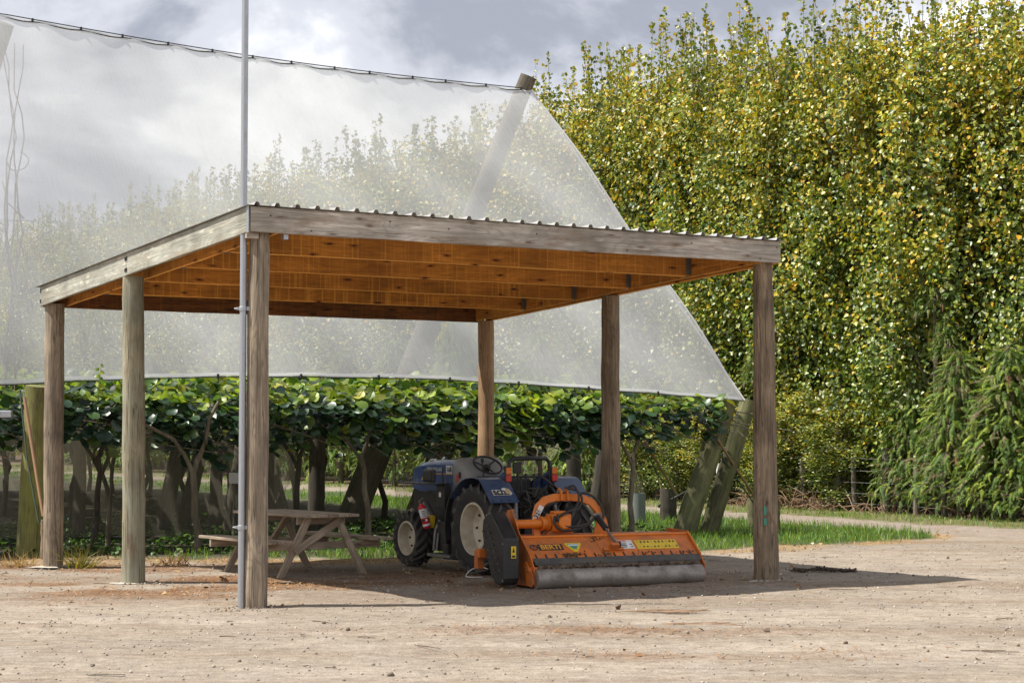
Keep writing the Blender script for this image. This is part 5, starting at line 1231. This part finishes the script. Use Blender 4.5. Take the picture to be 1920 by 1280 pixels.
for cx, n in ((.50, 80), (.60, 60), (1.0, 30), (XB - .15, 20), (.95, 50), (1.5, 16)):
    ss = np.abs(rng.normal(.085, .018, n)) if cx != .95 else np.abs(rng.normal(.36, .03, n)); xs_ = rng.normal(cx, .055, n)
    DP = np.array([onp(a_, b_, .004) for a_, b_ in zip(xs_, ss)]); T, U, N = frames(rng.normal(size=(n, 3)))
    o = link('grass_debris', scatter('grass_debris', IV, IF, DP, T, U, N, rng.uniform(.004, .018, (n, 1)) * rng.uniform(.4, 1.8, (n, 3)), M['litter'], np.array([[.12, .075, .04], [.17, .115, .06], [.08, .055, .035]])[rng.choice(3, n)]), mw); o['kind'] = 'stuff'
# belt cover at the left end
cv = [(.01, .12), (.06, .05), (.16, .03), (.28, .05), (.40, .14), (.60, .46), (.64, .62), (.62, .74), (.54, .82), (.40, .845), (.24, .73), (.02, .56)]
cvx = -.325
co = MB().prism(cv, (cvx, 0, 0), (0, 1, 0), (0, 0, 1), (.19, 0, 0)).build('belt_cover', M['black'], mw, bevel=.02)
for k in range(8):
    for j in range(2):
        y_, z_ = .20 + .05 * k - .10 * j + (.06 if j == 0 else 0), .20 + .068 * k + (.0 if j else .0)
        if .06 < y_ < .58 and not (j == 0 and k in (4,)): MB().bar((cvx - .004, y_, z_), (cvx - .004, y_ + .055, z_ + .012), .016, .014).build('vent', M['rubber'], co)
sk = plate('warning_sticker', (cvx + .11, .006, .41), (1, 0, 0), (0, 0, 1), .062, .135, M['yellow'], co, .003)
plate('pictogram', (cvx + .11, .002, .435), (1, 0, 0), (0, 0, 1), .03, .05, M['ink'], sk, .003, [(-.016, -.025), (.016, -.025), (.0, .028)]); plate('line_of_print', (cvx + .11, .002, .365), (1, 0, 0), (0, 0, 1), .04, .022, M['ink'], sk, .003)
write('BERTI', .07, (cvx - .006, .42, .40), (0, -.69, -.72), (0, .72, -.69), M['orange_ink'], co, align='CENTER') if False else None
for y_, z_ in ((.05, .09), (.05, .50), (.5, .80), (.3, .08), (.57, .5)): MB().lathe([(0, .012), (.012, .008), (.012, 0)], (cvx, y_, z_), (-1, 0, 0), 6).build('cover_bolt', M['steel'], co)
MB().box((-.27, .72, .36), (.16, .12, .10)).box((-.3, .78, .28), (.08, .1, .2)).build('left_bracket', M['orange'], mw, bevel=.006)
for k in range(6): MB().lathe([(0, .014), (.014, .010), (.014, 0)], (XA + .012 + .0 * k, -.06 + .03 * k, .10 + .02 * (k % 3)), (0, -.8, .3), 6).build('plate_bolt', M['steel'], mw)
# drive tube, gearbox
MB().tube([(-.15, .60, .69), (.48, .60, .69)], .052, 18).build('drive_tube', M['orange_clean'], mw, 50)
MB().lathe([(.052, .40), (.085, .40), (.085, .425), (.07, .43), (.075, .47), (.09, .47), (.09, .50), (.05, .50)], (0, .60, .69), (1, 0, 0), 20).build('flange', M['orange_clean'], mw, 40)
gb = MB().box((.63, .60, .70), (.24, .22, .20)).lathe([(0, -.19), (.075, -.19), (.085, -.12), (.11, -.10), (.11, .05)], (.63, .60, .70), (0, 1, 0), 18).box((.63, .60, .815), (.16, .15, .04)).build('gearbox', M['orange_clean'], mw, 40, .02)
for k in range(6): MB().lathe([(0, .015), (.012, .012), (.012, 0)], (.63 + .10 * math.cos(k * PI / 3), .49, .70 + .08 * math.sin(k * PI / 3)), (0, -1, 0), 6).build('gearbox_bolt', M['steel'], gb)
MB().prism([(-.20, .55), (.20, .55), (.12, .62), (-.12, .62)], (.63, .54, 0), (1, 0, 0), (0, 0, 1), (0, .14, 0)).build('gearbox_mount', M['orange'], mw, bevel=.006)
# hitch arch
ap = [(.36, .62, .53), (.37, .66, .66), (.39, .70, .78), (.44, .74, .88), (.53, .76, .955), (.66, .77, .985), (.86, .77, .985), (1.02, .76, .97), (1.13, .74, .92), (1.20, .71, .83), (1.25, .67, .70), (1.27, .63, .54)]
av = MB()
for i, p in enumerate(ap):
    p = Vector(p); d = (Vector(ap[min(i + 1, 11)]) - Vector(ap[max(i - 1, 0)])).normalized(); f = Vector((0, 1, 0)); u = d.cross(f).normalized(); f = u.cross(d)
    av.v += [tuple(p + a * .028 * f + b * .043 * u) for a, b in ((-1, -1), (1, -1), (1, 1), (-1, 1))]
for i in range(11): av.f += [(4 * i + a, 4 * i + (a + 1) % 4, 4 * i + 4 + (a + 1) % 4, 4 * i + 4 + a) for a in range(4)]
av.f += [(0, 1, 2, 3), (44, 45, 46, 47)]
ar = av.build('hitch_arch', M['orange_clean'], mw, bevel=.006)
nd = Vector((.09, 0, .16)).normalized(); ns = plate('number_sticker', (.395, .665, .80), nd, nd.cross(Vector((0, 1, 0))) * -1 if False else Vector((-nd.z, 0, nd.x)), .21, .062, M['white'], ar, .005)
write('326', .072, (.395, .658, .80), nd, (-nd.z, 0, nd.x), M['ink'], ns, align='CENTER', bold=.002)
for x in (.72, .80): MB().prism([(-.06, .95), (.07, .95), (.07, 1.06), (.02, 1.10), (-.05, 1.06)], (x, .76, 0), (0, 1, 0), (0, 0, 1), (.02, 0, 0)).build('top_clevis', M['orange_clean'], mw, bevel=.005)
MB().tube([(.70, .77, 1.05), (.86, .77, 1.05)], .018, 8).build('clevis_pin', M['steel'], mw, 50)
MB().prism([(-.09, .55), (.09, .55), (.03, .74), (-.03, .74)], (1.16, .56, 0), (1, 0, 0), (0, 0, 1), (0, .03, 0)).build('cylinder_bracket', M['orange_clean'], mw, bevel=.005)
cy = MB().tube([(1.10, .54, .77), (1.13, .36, .63)], .036, 14).build('ram_barrel', M['black'], mw, 50)
MB().tube([(1.13, .37, .635), (1.16, .16, .47)], .017, 10).build('ram_rod', M['steel'], mw, 50)
MB().lathe([(0, -.03), (.04, -.03), (.04, .03), (0, .03)], (1.165, .14, .455), (1, 0, 0), 14).build('ram_eye', M['blackm'], mw, 40)
MB().prism([(-.13, .0), (.13, .0), (.13, .02), (.05, .02), (.05, .09), (-.05, .09), (-.05, .02), (-.13, .02)], onp(1.10, .13), (1, 0, 0), PN, PU * .05).prism([(-.10, .0), (.0, .0), (.0, .004), (-.1, .004)], onp(1.04, .15), (1, 0, 0), PN, PU * .16).build('ram_foot', M['orange'], mw, bevel=.004)
for k, pts in enumerate((
        [(.80, .70, 1.10), (.86, .66, 1.12), (.90, .62, 1.04), (.88, .58, .92), (.76, .50, .84), (.62, .46, .80), (.52, .47, .72)],
        [(.76, .70, 1.10), (.90, .64, 1.06), (.94, .60, .96), (.84, .52, .86), (.66, .46, .82), (.54, .46, .76)],
        [(.52, .47, .78), (.50, .44, .70), (.58, .42, .62), (.74, .42, .62), (.92, .46, .66), (1.06, .52, .74)],
        [(.56, .47, .80), (.56, .44, .72), (.66, .42, .66), (.82, .43, .66), (.98, .48, .70), (1.09, .53, .77)],
        [(.86, .80, .90), (1.0, .74, 1.03), (1.14, .70, .99), (1.22, .66, .88), (1.22, .60, .74), (1.12, .54, .76)])):
    c = [Vector(p) for p in pts]; q = []
    for i in range(len(c) - 1):
        a, b, cc, d = c[max(i - 1, 0)], c[i], c[i + 1], c[min(i + 2, len(c) - 1)]
        for s in range(5):
            s /= 5; q.append(.5 * ((2 * b) + (cc - a) * s + (2 * a - 5 * b + 4 * cc - d) * s * s + (-a + 3 * b - 3 * cc + d) * s ** 3))
    MB().tube(q + [c[-1]], .014, 8).build('hose', M['hose'], mw, 60)
MB().box((1.09, .53, .785), (.12, .05, .035)).build('coupling', M['steel'], mw, bevel=.008)
MB().bar((.22, .95, .45), (.22, .95, .85), .03, .05).build('stand', M['steel'], mw, bevel=.004)
# cable lying under the rear tyre
b = gp(905, 1083)
tag(MB().tube([b + Vector((.14 * math.cos(a) - .02 * a, .12 * math.sin(a), .02 + .1 * max(0, math.sin(a)))) for a in np.linspace(1.0, 5.6, 16)], .006, 5).build('loose_cable', M['white'], None, 60), 'loose pale cable end looping on the ground by the rear tyre', 'cable')
